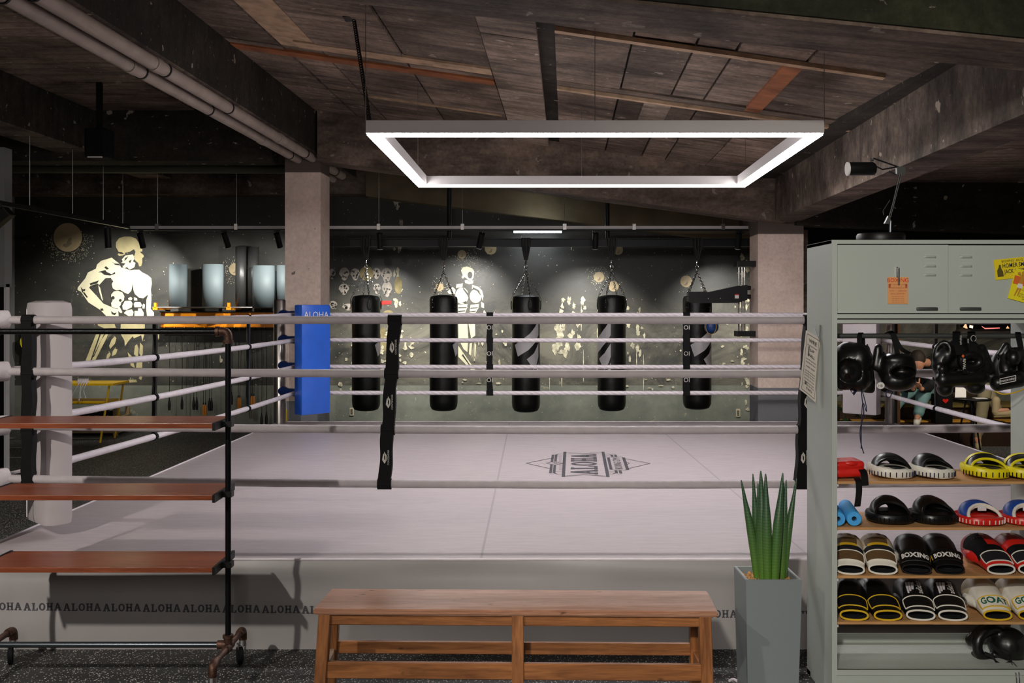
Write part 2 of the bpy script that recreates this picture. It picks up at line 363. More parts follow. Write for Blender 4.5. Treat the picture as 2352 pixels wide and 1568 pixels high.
# ================================================================ ROOM SHELL
XL,XR,YN,YF=-6.6,8.2,-4.0,13.3
struct('floor',bx((XL,YN,-.1),(XR,YF,0)),m_floor)
wb=struct('wall_back',bx((XL,YF,-.05),(XR,YF+.2,4.2)),m_wall)
struct('wall_front',bx((XL,YN-.2,0),(XR,YN,4.2)),M('dim plaster',C(96,90,86),.8))
struct('wall_right',bx((XR,YN,0),(XR+.2,YF,4.2)),M('dark plaster',C(58,54,50),.8))
struct('wall_left',bx((XL-.2,YN,0),(XL,YF,4.2)),M('grey plaster',C(110,110,108),.8))
SL=.054
def zs(u): return 3.75-.143*(u+2.71)
def U(u,d,z): return Vector((u+SL*d,d,z))
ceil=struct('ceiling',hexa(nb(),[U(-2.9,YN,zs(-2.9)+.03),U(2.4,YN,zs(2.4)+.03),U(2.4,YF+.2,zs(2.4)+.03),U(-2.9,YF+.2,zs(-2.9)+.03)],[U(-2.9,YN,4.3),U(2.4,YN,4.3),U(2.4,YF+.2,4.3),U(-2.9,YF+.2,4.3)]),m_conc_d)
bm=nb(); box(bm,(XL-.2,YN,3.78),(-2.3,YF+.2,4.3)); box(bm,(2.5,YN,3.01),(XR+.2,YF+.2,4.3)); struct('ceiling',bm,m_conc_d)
def panel(u0,u1,d0,d1,mat=m_conc,dz=0,th=.028,zf=zs,name='ceiling_panel',g=.008):
    u0+=g;u1-=g;d0+=g;d1-=g; z=lambda u:zf(u)-dz
    q=[(u0,d0),(u1,d0),(u1,d1),(u0,d1)]
    return obj(name,hexa(nb(),[U(u,d,z(u)) for u,d in q],[U(u,d,z(u)+th) for u,d in q]),mat,ceil)
ds=[3.0,4.6,6.25,7.9,9.5,10.9]
us=[(-2.71,-2.25),(-2.25,-1.93),(-1.93,-1.25),(-1.25,-.57),(-.08,.42),(.42,.81),(.81,1.06),(1.06,1.5),(1.5,2.25)]
for k in range(5):
    for (a,b) in us:
        mt=m_conc
        if a==-2.25 and k in (0,1,2): mt=m_ochre
        panel(a,b,ds[k],ds[k+1],mt,random.uniform(-.006,.01))
    panel(-.57,-.18,ds[k]+.3,ds[k+1]+.3,m_conc_l if k in(3,4) else m_conc,.035,.06,name='ceiling_strip')
for d in (-3.9,-2.3,-.7,.9):
    for (a,b) in ((-2.71,-1.25),(-1.25,-.18),(-.08,1.06),(1.06,2.25)): panel(a,b,d,d+1.6)
for (u0,u1,d0,d1,mt,dz) in ((-2.7,-.57,8.02,8.2,m_rust,.02),(-2.1,-.57,7.66,7.86,m_ochre,.014),(-.08,2.25,7.9,7.97,m_ochre,.035),(-.08,2.0,6.24,6.32,m_ochre,.035),
    (1.38,1.52,6.34,7.86,m_rust,.012),(-.08,2.2,7.72,7.88,m_conc,.012),(.62,.85,8.05,9.4,m_conc_l,.014),(-1.9,-.6,9.5,9.53,m_ochre,.02)):
    panel(u0,u1,d0,d1,mt,dz,name='ceiling_strip')
# second bay, behind the far cross beam
for (a,b) in ((-2.71,-1.2),(-1.2,-.57),(-.08,1.06),(1.06,2.25)): panel(a,b,11.25,13.2)
panel(-.57,-.18,11.25,13.0,m_conc_l,.05,.06,name='ceiling_strip')
zl=lambda u:3.75
for k in range(5):
    for (a,b) in ((-5.1,-4.0),(-4.0,-3.07)): panel(a,b,ds[k],ds[k+1],m_conc,random.uniform(-.006,.01),zf=zl)
    panel(-6.5,-5.5,ds[k],ds[k+1],m_conc_d,0,zf=zl)
for (a,b) in ((-5.1,-4.0),(-4.0,-3.07)): panel(a,b,-4,3.0,m_conc,0,zf=zl)
for d in (5.0,6.6,8.2,9.8):
    for (a,b) in ((2.55,3.6),(3.6,4.9),(4.9,6.6)): panel(a,b,d,d+1.6,m_conc,random.uniform(-.005,.01),zf=lambda u:2.98)
panel(2.9,3.3,5.2,7.6,m_conc_l,.02,zf=lambda u:2.98,name='ceiling_strip'); panel(3.3,3.45,6.2,9.6,m_rust,.02,zf=lambda u:2.98,name='ceiling_strip')
def beam(u0,u1,d0,d1,z0,z1,mat): return obj('ceiling_beam',hexa(nb(),[U(u0,d0,z0),U(u1,d0,z0),U(u1,d1,z0),U(u0,d1,z0)],[U(u0,d0,z1),U(u1,d0,z1),U(u1,d1,z1),U(u0,d1,z1)]),mat,ceil)
beam(-3.07,-2.71,YN,13.3,3.30,4.0,m_conc_d); beam(-5.5,-5.1,YN,13.3,3.30,4.0,m_conc_d); panel(-3.07,-2.71,YN,13.3,m_conc_b,0,.012,lambda u:3.288,'beam_soffit',.002); panel(-5.5,-5.1,YN,13.3,m_conc_b,0,.012,lambda u:3.288,'beam_soffit',.002); beam(2.25,2.55,YN,13.3,2.56,3.4,m_conc_b)  # left beams: unlit sides darkened by colour, soffits kept as paler plates
def xbeam(x0,x1,d0,d1,za,zb,top,mat,bot=None):
    o=[Vector((x0,d0,za)),Vector((x1,d0,zb)),Vector((x1,d1,zb)),Vector((x0,d1,za))]; return obj('ceiling_beam',hexa(nb(),o,[Vector((v.x,v.y,top)) for v in o]),mat,ceil)
xbeam(-2.45,4.6,4.1,4.5,3.145,2.44,4.1,m_conc); xbeam(-2.45,4.6,4.08,4.1,3.16,2.455,4.1,m_conc_g)
xbeam(-2.1,2.95,10.8,11.2,3.205,2.54,4.1,m_conc)
xbeam(-6.6,-2.6,10.8,11.15,3.2,3.2,4.1,m_conc_d); xbeam(3.1,8.2,10.9,11.2,2.52,2.35,4.1,m_conc_d)
xbeam(-1.9,3.35,13.02,13.3,3.07,2.427,4.1,M('yellowish plaster',C(120,108,84),.85,var=.3,scale=2,bump=.6,bscale=8)); xbeam(-6.6,-1.9,12.95,13.3,3.09,3.09,4.1,m_conc_b)
# columns and side wall pieces
def column(x0,x1,y0,y1,top,mat,label):
    o=obj('concrete_column',hexa(nb(),[Vector((x0,y0,0)),Vector((x1,y0,0)),Vector((x1+SL*(y1-y0),y1,0)),Vector((x0+SL*(y1-y0),y1,0))],[Vector((x0,y0,top)),Vector((x1,y0,top)),Vector((x1+SL*(y1-y0),y1,top)),Vector((x0+SL*(y1-y0),y1,top))]),mat); return tag(o,label,'column')
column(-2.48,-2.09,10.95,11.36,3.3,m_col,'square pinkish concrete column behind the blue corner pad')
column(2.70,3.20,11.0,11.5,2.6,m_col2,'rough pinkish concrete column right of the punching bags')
struct('wall_left',bx((-6.6,9.9,1.82),(P(22,0,10).x,10.05,3.2)),M('light grey plaster',C(150,150,148),.8))
g=struct('door_1',bx((-6.6,9.95,.03),(P(17,0,10).x,9.98,1.82)),M('dark tinted glass',C(14,14,13),.08))
obj('door_frame',bx((P(17,0,10).x,9.93,0),(P(22,0,10).x,10.0,1.85)),m_alu,g)
struct('wall_right',bx((3.4,12.6,0),(3.72,13.3,2.6)),m_conc_l)
# wall paint: murals
YW=YF-.004
def wm(px,py,e=0): v=P(px,py,YF); return Vector((v.x,YW-e,v.z))
def mural(label,polys,darks,ox,oy,s,mat):
    t=thing('wall_mural',label,'mural',wm(ox,oy))
    f=lambda e: (lambda x,y: wm(ox+x*s,oy+y*s,e))
    bm=nb()
    b2=nb()
    for i,p in enumerate(polys): flat(b2 if (len(polys)>18 and (i==0 or i>=12)) else bm,p,f(0))
    obj('painted_figure',bm,mat,t,kind='stuff')
    if len(b2.verts): obj('painted_figure',b2,M('dim mural paint',C(160,150,112),.5,var=.2,scale=5),t,kind='stuff')  # spot light's falloff on head and legs put into the colour
    bm=nb()
    for p in darks: flat(bm,p,f(.002))
    obj('painted_shading',bm,m_muraldark,t,kind='stuff'); return t
def ell(cx,cy,rx,ry,n=20,a0=0): return [(cx+rx*math.cos(a0+2*PI*k/n),cy+ry*math.sin(a0+2*PI*k/n)) for k in range(n)]
big=[[(440,150),(470,110),(520,95),(580,95),(630,115),(655,150),(690,200),(690,235),(665,240),(700,270),(705,285),(690,300),(690,340),(680,375),(660,378),(650,345),(625,325),(610,290),(625,240),(610,215),(570,240),(520,250),(530,262),(500,275),(470,280),(455,265),(470,250),(450,220),(440,190)],
[(530,275),(600,265),(620,300),(600,330),(625,345),(615,385),(570,410),(545,385),(520,395),(500,385),(530,350),(490,345),(505,330),(495,312)],
[(350,310),(400,295),(430,320),(470,350),(490,390),(540,400),(570,415),(620,410),(660,410),(690,435),(740,460),(775,490),(780,540),(770,600),(775,640),(775,700),(770,780),(800,815),(800,850),(735,850),(725,770),(730,690),(745,650),(740,648),(700,680),(660,675),(620,640),(605,600),(597,555),(585,610),(555,640),(520,625),(480,600),(440,605),(410,585),(400,545),(415,520),(390,485),(340,490),(280,555),(270,540),(200,560),(185,580),(250,650),(320,730),(390,760),(420,770),(460,775),(465,850),(350,850),(290,790),(180,720),(130,650),(110,620),(75,600),(80,575),(150,490),(175,435),(250,400),(260,360),(300,325)],
[(395,645),(420,615),(460,609),(500,625),(520,660),(515,700),(490,720),(485,745),(470,760),(480,770),(500,810),(490,822),(470,810),(455,780),(400,770),(395,725),(410,700),(395,670)],
[(555,680),(580,667),(595,680),(590,697),(560,695)],[(610,670),(640,680),(643,700),(612,702)],[(525,705),(580,702),(597,730),(590,765),(540,790),(505,785),(500,750)],[(620,715),(670,715),(687,745),(675,765),(615,765),(608,735)],[(700,730),(715,740),(710,780),(690,775),(690,750)],[(540,795),(590,785),(607,810),(600,845),(560,850),(515,820)],[(615,800),(650,800),(650,775),(680,775),(705,820),(700,850),(615,850)],
[(272,555),(290,580),(318,705),(305,690),(280,610)],
[(490,870),(715,870),(712,1010),(695,1070),(690,1090),(680,1030),(610,1060),(600,1040),(555,1090),(525,1135),(520,1080),(480,1010)],[(250,880),(410,880),(440,960),(330,965),(270,940)],[(255,1010),(370,1010),(350,1060),(240,1275),(150,1275)],
[(430,1040),(445,1060),(430,1110),(385,1160),(375,1130),(400,1070)],[(430,1155),(455,1165),(440,1210),(400,1230),(410,1180)],[(380,1190),(390,1210),(370,1250),(345,1260),(355,1215)],[(620,1130),(640,1115),(655,1160),(650,1230),(640,1240),(610,1210)],[(670,1100),(695,1130),(695,1200),(680,1240),(660,1200)],[(550,1190),(590,1230),(620,1340),(580,1320)],[(640,1250),(690,1250),(690,1340),(630,1340)],[(560,1450),(630,1450),(640,1475),(560,1480)],[(670,1410),(690,1420),(680,1455),(655,1440)],[(805,1010),(845,1015),(850,1060),(820,1110),(805,1080)]]
bd=[ell(412,676,17,17),ell(482,700,13,14),[(440,195),(465,240),(500,245),(520,262),(480,262),(450,235)],[(270,432),(340,412),(352,430),(400,452),(432,430),(435,448),(385,466),(330,458),(300,434)],[(190,540),(280,510),(262,540),(200,556)],[(105,570),(128,596),(150,590),(148,610),(128,612),(140,640),(118,618),(112,590)],[(345,375),(375,400),(355,410),(330,390)],[(140,620),(175,670),(165,675),(135,640)],
[(285,1020),(297,1022),(210,1272),(198,1272)],[(330,1015),(342,1018),(305,1070),(232,1235),(222,1235)],[(525,300),(560,280),(540,310),(520,330)],[(560,330),(590,310),(575,350)],[(400,330),(425,350),(470,352),(480,372),(430,362)],[(290,780),(315,775),(325,795),(300,800)],[(395,800),(420,820),(450,815),(430,840),(400,830)],[(225,560),(268,548),(262,556),(230,568)],[(598,540),(606,600),(596,640),(590,600)]]
mural('painted muscular bald man with hand on hip and a skull at his waist',big,bd,160,520,.2423,m_mural)
sm=[[(280,290),(300,255),(345,245),(400,265),(425,300),(415,370),(395,400),(375,405),(350,385),(320,360),(300,380),(285,365),(300,340)],[(320,400),(345,390),(375,412),(415,395),(410,430),(370,440),(325,425)],[(230,440),(300,430),(295,470),(225,480)],ell(290,565,72,90),ell(440,570,65,75),[(400,445),(470,470),(510,510),(525,570),(515,620),(500,540),(460,495),(400,490)],[(130,520),(190,470),(220,500),(215,545),(150,545)],[(245,665),(350,655),(345,700),(320,765),(250,765)],[(385,665),(475,655),(470,700),(430,765),(370,765)],[(500,630),(530,650),(530,700),(500,690)],[(530,720),(565,765),(520,765)],[(250,800),(345,800),(360,1040),(250,1035)],[(350,810),(430,810),(435,1000),(390,1030)],[(275,1080),(355,1080),(350,1180),(310,1150)],[(375,1085),(400,1080),(390,1220),(365,1200)],[(430,1080),(445,1100),(435,1240),(425,1220)],[(250,1110),(300,1180),(440,1380),(400,1385),(250,1230)]]
sd=[ell(378,340,26,38),[(300,470),(360,540),(372,620),(350,560),(305,500)],[(250,690),(345,690),(340,700),(250,702)],[(250,730),(330,725),(325,735),(250,742)],[(385,695),(465,690),(460,700),(380,708)],[(375,735),(445,728),(440,738),(372,745)],[(410,470),(470,500),(500,560),(490,560),(455,515),(405,492)],[(300,1200),(385,1330),(378,1335),(290,1215)],[(290,640),(340,620),(330,650)]]
mural('small painted bare chested figure between the second and third punching bags',sm,sd,1000,560,.2105,m_mural)
def disc(px,py,r,label,mat=m_tan,mark=True):
    t=thing('painted_disc',label,'painted disc',wm(px,py),group=None); f=lambda e:(lambda x,y:wm(px+x*r,py+y*r,e))
    obj('disc',flat(nb(),ell(0,0,1,1,32),f(0)),mat,t)
    if mark:
        bm=nb(); flat(bm,[(-.1,.45),(.05,.1),(.25,.02),(.3,.15),(.22,.3),(.3,.45),(.1,.6),(-.1,.72),(-.35,.6),(-.28,.45)],f(.002)); obj('smudge',bm,M('grey smudge',C(134,120,96),.7),t)
disc(156,545,33,'large tan painted moon disc at the upper left of the black wall')
for a in ((1061,584,10,'small tan painted disc above the small painted figure'),(1127,571,13.5,'tan painted disc right above the painted figure, under the steel beam'),(1010,659,9,'small painted disc behind the second bag chain'),(1420,574,11,'painted disc beside the strap of the fourth bag'),(1376,636,12,'painted disc ringed by specks left of the fourth bag chain'),(1409,657,12,'tan painted disc inside the chain of the fourth bag'),(1576,646,13.5,'pale painted disc left of the fifth bag chain'),(540,618,14,'painted disc half hidden by the tall black rolled mats')): disc(*a)
bm=nb(); rnd=random.Random(3)
def speck(px,py,r): 
    n=rnd.choice((5,6,7)); a0=rnd.random()*6; flat(bm,[(px+r*rnd.uniform(.5,1.2)*math.cos(a0+2*PI*k/n),py+r*rnd.uniform(.5,1.2)*math.sin(a0+2*PI*k/n)) for k in range(n)],lambda x,y:wm(x,y,.001))
for (cx,cy,r0,r1,n,a0,a1) in ((156,545,36,60,330,-.2,3.3),(1061,584,12,32,70,-.3,3),(1010,659,10,22,60,0,6.28),(1376,636,13,26,90,0,6.28),(540,620,16,34,140,0,6.28),(1090,600,5,40,70,0,6.28)):
    for _ in range(n):
        a=rnd.uniform(a0,a1); r=r0+(r1-r0)*rnd.random()**1.6; speck(cx+r*math.cos(a),cy+r*math.sin(a),rnd.uniform(.5,1.3))
for _ in range(260): speck(rnd.uniform(30,650),rnd.uniform(470,880),rnd.uniform(.4,1.5))
for _ in range(700): speck(rnd.uniform(760,1722),rnd.uniform(560,965) if rnd.random()<.8 else rnd.uniform(440,560),rnd.uniform(.4,1.3))
obj('paint_specks',bm,m_chip,wb,kind='stuff')
bm=nb(); bc=[0]
def blobp(px,py,w,h,jag=.42,n=15):
    bc[0]+=1; of=.0015+bc[0]*3e-5
    flat(bm,[(px+w*(1+rnd.uniform(-jag,jag))*math.cos(2*PI*k/n),py+h*(1+rnd.uniform(-jag,jag))*math.sin(2*PI*k/n)) for k in range(n)],lambda x,y:wm(x,y,of))
for (x0,x1,y0,y1,n,w,h) in ((905,922,455,705,22,5,9),(1250,1345,685,720,12,5,9),(1265,1330,740,815,22,7,12),(1370,1385,700,870,14,4,12),(1440,1480,690,830,16,5,8),(1700,1718,580,940,40,5,9),(1560,1700,700,860,36,4,4),(770,960,760,900,60,6,6),(1000,1160,860,890,12,7,3),(1400,1560,855,900,20,7,3),(1080,1170,730,860,16,4,7),(500,530,700,900,4,3,10)):
    for _ in range(n): blobp(rnd.uniform(x0,x1),rnd.uniform(y0,y1),w*rnd.uniform(.3,1),h*rnd.uniform(.3,1))
for x,y0,y1 in ((1262,830,900),(1290,840,890),(1340,800,880),(1478,810,900),(1462,800,870),(1335,700,760),(1312,560,575)): blobp(x,(y0+y1)/2,1.2,(y1-y0)/2,.15)
obj('flaked_paint',bm,m_chip,wb,kind='stuff')
t=thing('wall_mural','row of pale painted skulls behind the first punching bag','mural',wm(830,640)); bm=nb(); bm2=nb()
for (x,y,rx,ry) in ((763,629,8,12),(791,629,12,15),(816,630,11,14),(865,628,10,13),(888,632,13,17),(790,664,12,13),(866,663,9,12),(889,664,12,18),(765,700,10,9),(800,705,14,8)):
    flat(bm,[(x+rx*math.cos(a)*(1 if math.sin(a)<.3 else .7),y+ry*math.sin(a)) for a in [2*PI*k/18 for k in range(18)]],lambda a,b:wm(a,b,.001))
    for k in range(9): 
        q=(x+rnd.uniform(-.6,.6)*rx,y+rnd.uniform(-.6,.7)*ry); flat(bm2,ell(q[0],q[1],rnd.uniform(1,3),rnd.uniform(1,3),7),lambda a,b:wm(a,b,.003))
obj('painted_skulls',bm,M('pale skull paint',C(150,142,132),.6,var=.4,scale=9),t,kind='stuff'); obj('painted_shading',bm2,m_muraldark,t,kind='stuff')
bm=flat(nb(),[(875,691),(899,690),(898,698),(876,700)],lambda a,b:wm(a,b,.004)); obj('red_band',bm,m_red,t)
bm=nb(); [flat(bm,ell(x,y,rx,ry,14),lambda a,b:wm(a,b,.0032)) for x,y,rx,ry in ((842,628,16,17),(915,655,9,20),(880,780,9,30),(892,720,12,8))]; obj('ochre_patch',bm,M('olive ochre paint',C(132,120,82),.7,var=.4,scale=9),t)
def outlet(px,py):
    t=thing('wall_outlet','small beige wall outlet low on the dado '+('left of the first punching bag' if px<1000 else 'beside the right column'),'outlet',(wm(px,py)))
    a=wm(px-5,py+9); b=wm(px+5,py-9); obj('plate',bx((a.x,YF-.012,a.z),(b.x,YF,b.z),.003),M('beige plastic',C(176,166,140),.5),t)
    bm=nb(); c=(a+b)/2
    for dz in (-.025,0,.025): box(bm,(c.x-.014,YF-.016,c.z+dz-.008),(c.x+.014,YF-.011,c.z+dz+.008))
    obj('sockets',bm,m_hand,t)
outlet(808,945); outlet(1695,948)
# floor court lines
def line(x0,y0,x1,y1,w=.012):
    a=Vector((P(x0,710,F*H/(y0-710)).x,F*H/(y0-710),0)); b=Vector((P(x1,710,F*H/(y1-710)).x,F*H/(y1-710),0)); return tag(obj('floor_line',bx((a.x,a.y-w,.0),(b.x,a.y+w,.003)),M('white line paint',C(190,196,190),.7)),None,None)
for i,(x0,y0,x1) in enumerate(((-300,1006,232),(-300,1028,75),(-300,1051,75))):
    o=line(x0,y0,x1,y0); o['label']='thin white line on the dark floor left of the ring, '+('farthest of three','middle of three','nearest of three')[i]; o['category']='floor line'
# ceiling pipes
def pipeobj(name,pts,r,mat,label,cat='pipe',n=14,group=None): 
    o=obj(name,tb(pts,r,n),mat,smooth=True); return tag(o,label,cat,group)
for i,(u,z,r,lab) in enumerate(((-2.93,3.235,.045,'left of the two grey pipes running under the ceiling beam'),(-2.77,3.25,.048,'right of the two grey pipes running under the ceiling beam'))):
    t=thing('ceiling_pipe',lab,'pipe',U(u,3,z)); obj('pipe',tb([U(u,-2,z),U(u,12.4 if i else 12.6,z)],r,16),m_pipe,t,smooth=True)
    for d in (5.2,6.7,6.9,8.2,9.6,10.6,12.0): obj('pipe_collar',tb([U(u,d,z),U(u,d+(.1 if d in(6.7,9.6) else .018),z)],r+.006,16),m_pipe if d in(6.7,9.6) else m_blk,t,smooth=True)
pipeobj('ceiling_pipe',[P(22,388,11.7),P(330,388,11.7),P(657,389,11.7)],.05,m_grnpipe,'dull horizontal pipe high on the left, in front of the back wall')
t=thing('ceiling_speaker','black box speaker hanging under the ceiling on the left','speaker',P(228,330,9.5))
a=P(202,364,9.5); b=P(254,296,9.5); obj('housing',bx((a.x,9.4,a.z),(b.x,9.62,b.z),.03),m_black,t); obj('bracket',bx((a.x+.08,9.49,b.z),(a.x+.13,9.53,3.75)),m_black,t)
obj('trim_ring',bx((a.x+.04,9.39,a.z-.006),(b.x-.04,9.41,a.z+.004)),m_alu,t)
# ================================================================ LED PENDANT
cs=[P(840,305,6.0),P(1893,299,6.0),P(1712,426,8.58),P(960,431,8.58)]; zl_=2.655
for c in cs: c.z=zl_
t=thing('pendant_light','large rectangular white light frame hanging above the ring','pendant light',(.6,7.3,zl_))
cen=sum(cs,Vector())/4
def inset(k): 
    out=[]
    for i,c in enumerate(cs):
        a=(cs[(i+1)%4]-c).normalized(); b=(cs[i-1]-c).normalized(); out.append(c+(a+b)*k)
    return out
def ringbar(outer,inner,z0,z1):
    bm=nb(); A=[bm.verts.new((p.x,p.y,z0)) for p in outer]; B=[bm.verts.new((p.x,p.y,z0)) for p in inner]; A2=[bm.verts.new((p.x,p.y,z1)) for p in outer]; B2=[bm.verts.new((p.x,p.y,z1)) for p in inner]
    for i in range(4):
        j=(i+1)%4
        for q in ((A[i],A[j],B[j],B[i]),(A2[i],A2[j],B2[j],B2[i]),(A[i],A[j],A2[j],A2[i]),(B[i],B[j],B2[j],B2[i])): bm.faces.new(q)
    return bm
obj('light_frame',ringbar(inset(0),inset(.085),zl_,zl_+.075),m_alu,t); obj('diffuser',ringbar(inset(.006),inset(.079),zl_-.012,zl_+.002),m_led,t,label='glowing white diffuser strip')
for i,(p,q) in enumerate(((cs[0],.02),(cs[1],.02),(cs[2],.02),(cs[3],.02),((cs[0]+cs[1])/2,0),((cs[2]+cs[3])/2,0))):
    u=p.x-SL*p.y; obj('suspension_wire',tb([Vector((p.x,p.y,zl_+.07)),Vector((p.x,p.y,zs(u)))],.0022,5),m_steel,t)
bm=nb(); a=cs[0]+Vector((.02,.05,.05)); b=Vector((P(812,115,6.8).x,6.8,3.58)); n=300
tube(bm,[a.lerp(b,k/n)+Vector((math.cos(k*.9),0,math.sin(k*.9)))*.011 for k in range(n+1)],.0045,5); obj('power_cable',bm,m_blk,t,label='coiled black power cable'); obj('ceiling_socket',bx((b.x-.06,6.72,3.56),(b.x+.07,6.84,3.62)),m_blk,t)
# ================================================================ TRACK LIGHTING
ZT=2.56
t=thing('lighting_track','long dark lighting track in front of the far wall','lighting track',(-.4,12.0,ZT))
obj('rail',bx((P(300,0,12).x,11.98,ZT),(P(1718,0,12).x,12.03,ZT+.035)),m_alu,t); obj('rail_bottom',bx((P(300,0,12).x,11.975,ZT-.02),(P(1718,0,12).x,12.035,ZT)),m_blk,t)
for px in (362,543,870,1062,1297,1456,1660):
    x=P(px,0,12).x; obj('suspension_wire',tb([(x,12.005,ZT+.03),(x,12.005,3.7 if x<-2.3 else zs(x-.65))],.003,5),m_steel,t); obj('clamp',bx((x-.02,11.965,ZT-.01),(x+.02,12.045,ZT+.06)),m_steel,t)
t=thing('lighting_track','lighting track on the left running towards the camera','lighting track',(-4.6,10.6,ZT))
obj('rail',hexa(nb(),[Vector((-4.83,7.5,ZT)),Vector((-4.79,7.5,ZT)),Vector((-4.555,11.95,ZT)),Vector((-4.595,11.95,ZT))],[Vector((-4.83,7.5,ZT+.04)),Vector((-4.79,7.5,ZT+.04)),Vector((-4.555,11.95,ZT+.04)),Vector((-4.595,11.95,ZT+.04))]),m_blk,t)
for d in (9.75,10.6,11.3,11.8): x=-4.81+.053*(d-7.5); obj('suspension_wire',tb([(x,d,ZT+.03),(x,d,3.74)],.003,5),m_steel,t); obj('clamp',bx((x-.05,d-.02,ZT+.03),(x+.05,d+.02,ZT+.05)),m_blk,t)
names=['above the painted man, on the left track','above the painted head','left of the tall black mats','right of the tall black mats, beside the column','left of the first bag strap','left of the third punching bag','left of the fourth bag strap','rightmost, beside the right column']
heads=[(247,11.25,(0,.12,-1),.17),(322,12,(.08,.45,-1),.13),(515,12,(.2,.5,-1),.13),(636,12,(.15,.5,-1),.13),(872,12,(0,.35,-1),.14),(1107,12,(-.25,.5,-1),.14),(1368,12,(0,.4,-1),.14),(1697,12,(0,.4,-1),.14)]
TG=[(200,900),(300,690),(480,690),(600,680),(860,800),(1060,760),(1350,800),(1660,790)]
PW=[.5,1.6,.6,.6,1.3,1.6,1.6,1.3]
for i,(px,d,dr,ln) in enumerate(heads):
    x=P(px,0,d).x; top=Vector((x,d,ZT-.02)); D=Vector(dr).normalized(); piv=top+Vector((0,0,-.05))
    t=thing('track_spotlight','small black cylinder spotlight '+names[i],'spotlight',top,group='spotlights on the tracks')
    obj('stem',tb([top+Vector((0,0,-.01)),piv],.012,8),m_blk,t); obj('adapter',bx((x-.035,d-.015,ZT-.036),(x+.035,d+.015,ZT-.022)),m_blk,t)
    obj('lamp_housing',tb([piv-D*.02,piv+D*(ln+.03)],.036,16),m_blk,t,smooth=True)
    e=piv+D*(ln+.034); obj('rim',tb([e-D*.006,e+D*.002],.034,16),m_alu,t)
    tg=wm(*TG[i]); l=lamp('spot_lamp','SPOT',e+D*.02,SPOT_W*PW[i],(1,.97,.9),tg,.02,80,1.0); l.parent=t; l.matrix_parent_inverse=W[t.name].inverted()
t=thing('track_spotlight','black box spotlight at the left edge, on the left track','spotlight',(-4.8,8.9,ZT),group='spotlights on the tracks')
c=P(2,500,9.1); obj('lamp_housing',bx((-.1,-.06,-.05),(.1,.06,.05),.01,Matrix.Translation(c)@Euler((0,R(-40),0)).to_matrix().to_4x4()),m_blk,t); obj('stem',tb([(c.x,c.y,c.z),(c.x,c.y,ZT)],.01,8),m_blk,t)
t=thing('tube_light','short glowing tube light on the wall above the third bag','tube light',P(1235,530,12.9))
a=P(1180,530,12.9); b=P(1290,530,12.9); obj('tube',tb([a,b],.026,12),m_tube,t,smooth=True); obj('batten',bx((a.x,12.93,a.z-.01),(b.x,13.02,a.z+.04)),m_alu,t)
tb_=lamp('tube_glow','AREA',(P(1235,0,12.8).x,12.8,a.z-.04),6,(.9,.97,1),(P(1235,0,12.8).x,13.2,1.5),.4); tb_.parent=t; tb_.matrix_parent_inverse=W[t.name].inverted()
# ================================================================ PUNCHING BAGS
BD=12.2; ZB=2.39
t=thing('steel_beam','black steel beam carrying the five punching bags','beam',(.2,BD,ZB))
bm=nb(); x0=P(757,0,BD).x; x1=P(1722,0,BD).x
box(bm,(x0,BD-.05,ZB+.06),(x1,BD+.05,ZB+.07)); box(bm,(x0,BD-.05,ZB-.03),(x1,BD+.05,ZB-.02)); box(bm,(x0,BD-.006,ZB-.02),(x1,BD+.006,ZB+.06)); obj('girder',bm,m_blk,t)
for px in (1032,1395): x=P(px,0,BD).x; obj('hanger_post',tb([(x,BD,ZB+.07),(x,BD,zs(x-.66)-.0)],.028,12),m_blk,t,smooth=True)
def decal(r,zc,a0,parent,cx,cy):
    bm=nb()
    for poly in ([(0,1.17),(.1,1.23),(.2,1.31),(.27,1.39),(.33,1.48),(.33,1.29),(.27,1.2),(.18,1.11),(.05,1.03)],[(.16,1.0),(.25,1.07),(.33,1.19),(.33,1.03),(.3,.95),(.25,.87)],[(.29,.86),(.33,.96),(.33,.84)]):
        # slice into strips so that it wraps
        xs=sorted({p[0] for p in poly}|{i*.03 for i in range(12) if poly[0][0]<i*.03<.33 })
        def ys(x):
            r_=[]
            for i,a in enumerate(poly):
                b=poly[(i+1)%len(poly)]
                if min(a[0],b[0])-1e-9<=x<=max(a[0],b[0])+1e-9:
                    if abs(a[0]-b[0])<1e-9: r_+= [a[1],b[1]]
                    else: r_.append(a[1]+(b[1]-a[1])*(x-a[0])/(b[0]-a[0]))
            return min(r_),max(r_)
        prev=None
        for x in xs:
            lo,hi=ys(x); a=a0+x/r; p=lambda z:(cx+math.sin(a)*(r+.002),cy-math.cos(a)*(r+.002),z); cur=(bm.verts.new(p(lo)),bm.verts.new(p(hi)))
            if prev: 
                try: bm.faces.new((prev[0],cur[0],cur[1],prev[1]))
                except ValueError: pass
            prev=cur
    bmesh.ops.remove_doubles(bm,verts=bm.verts[:],dist=1e-5); return obj('decal',bm,m_lgrey,parent,label='light grey slanted band logo')
bl=['first punching bag from the left, nearest the left column','second punching bag from the left, beside the small painted figure','middle punching bag with a grey band logo facing front','fourth punching bag from the left with a bright lit chain','rightmost punching bag, behind the black wall arm']
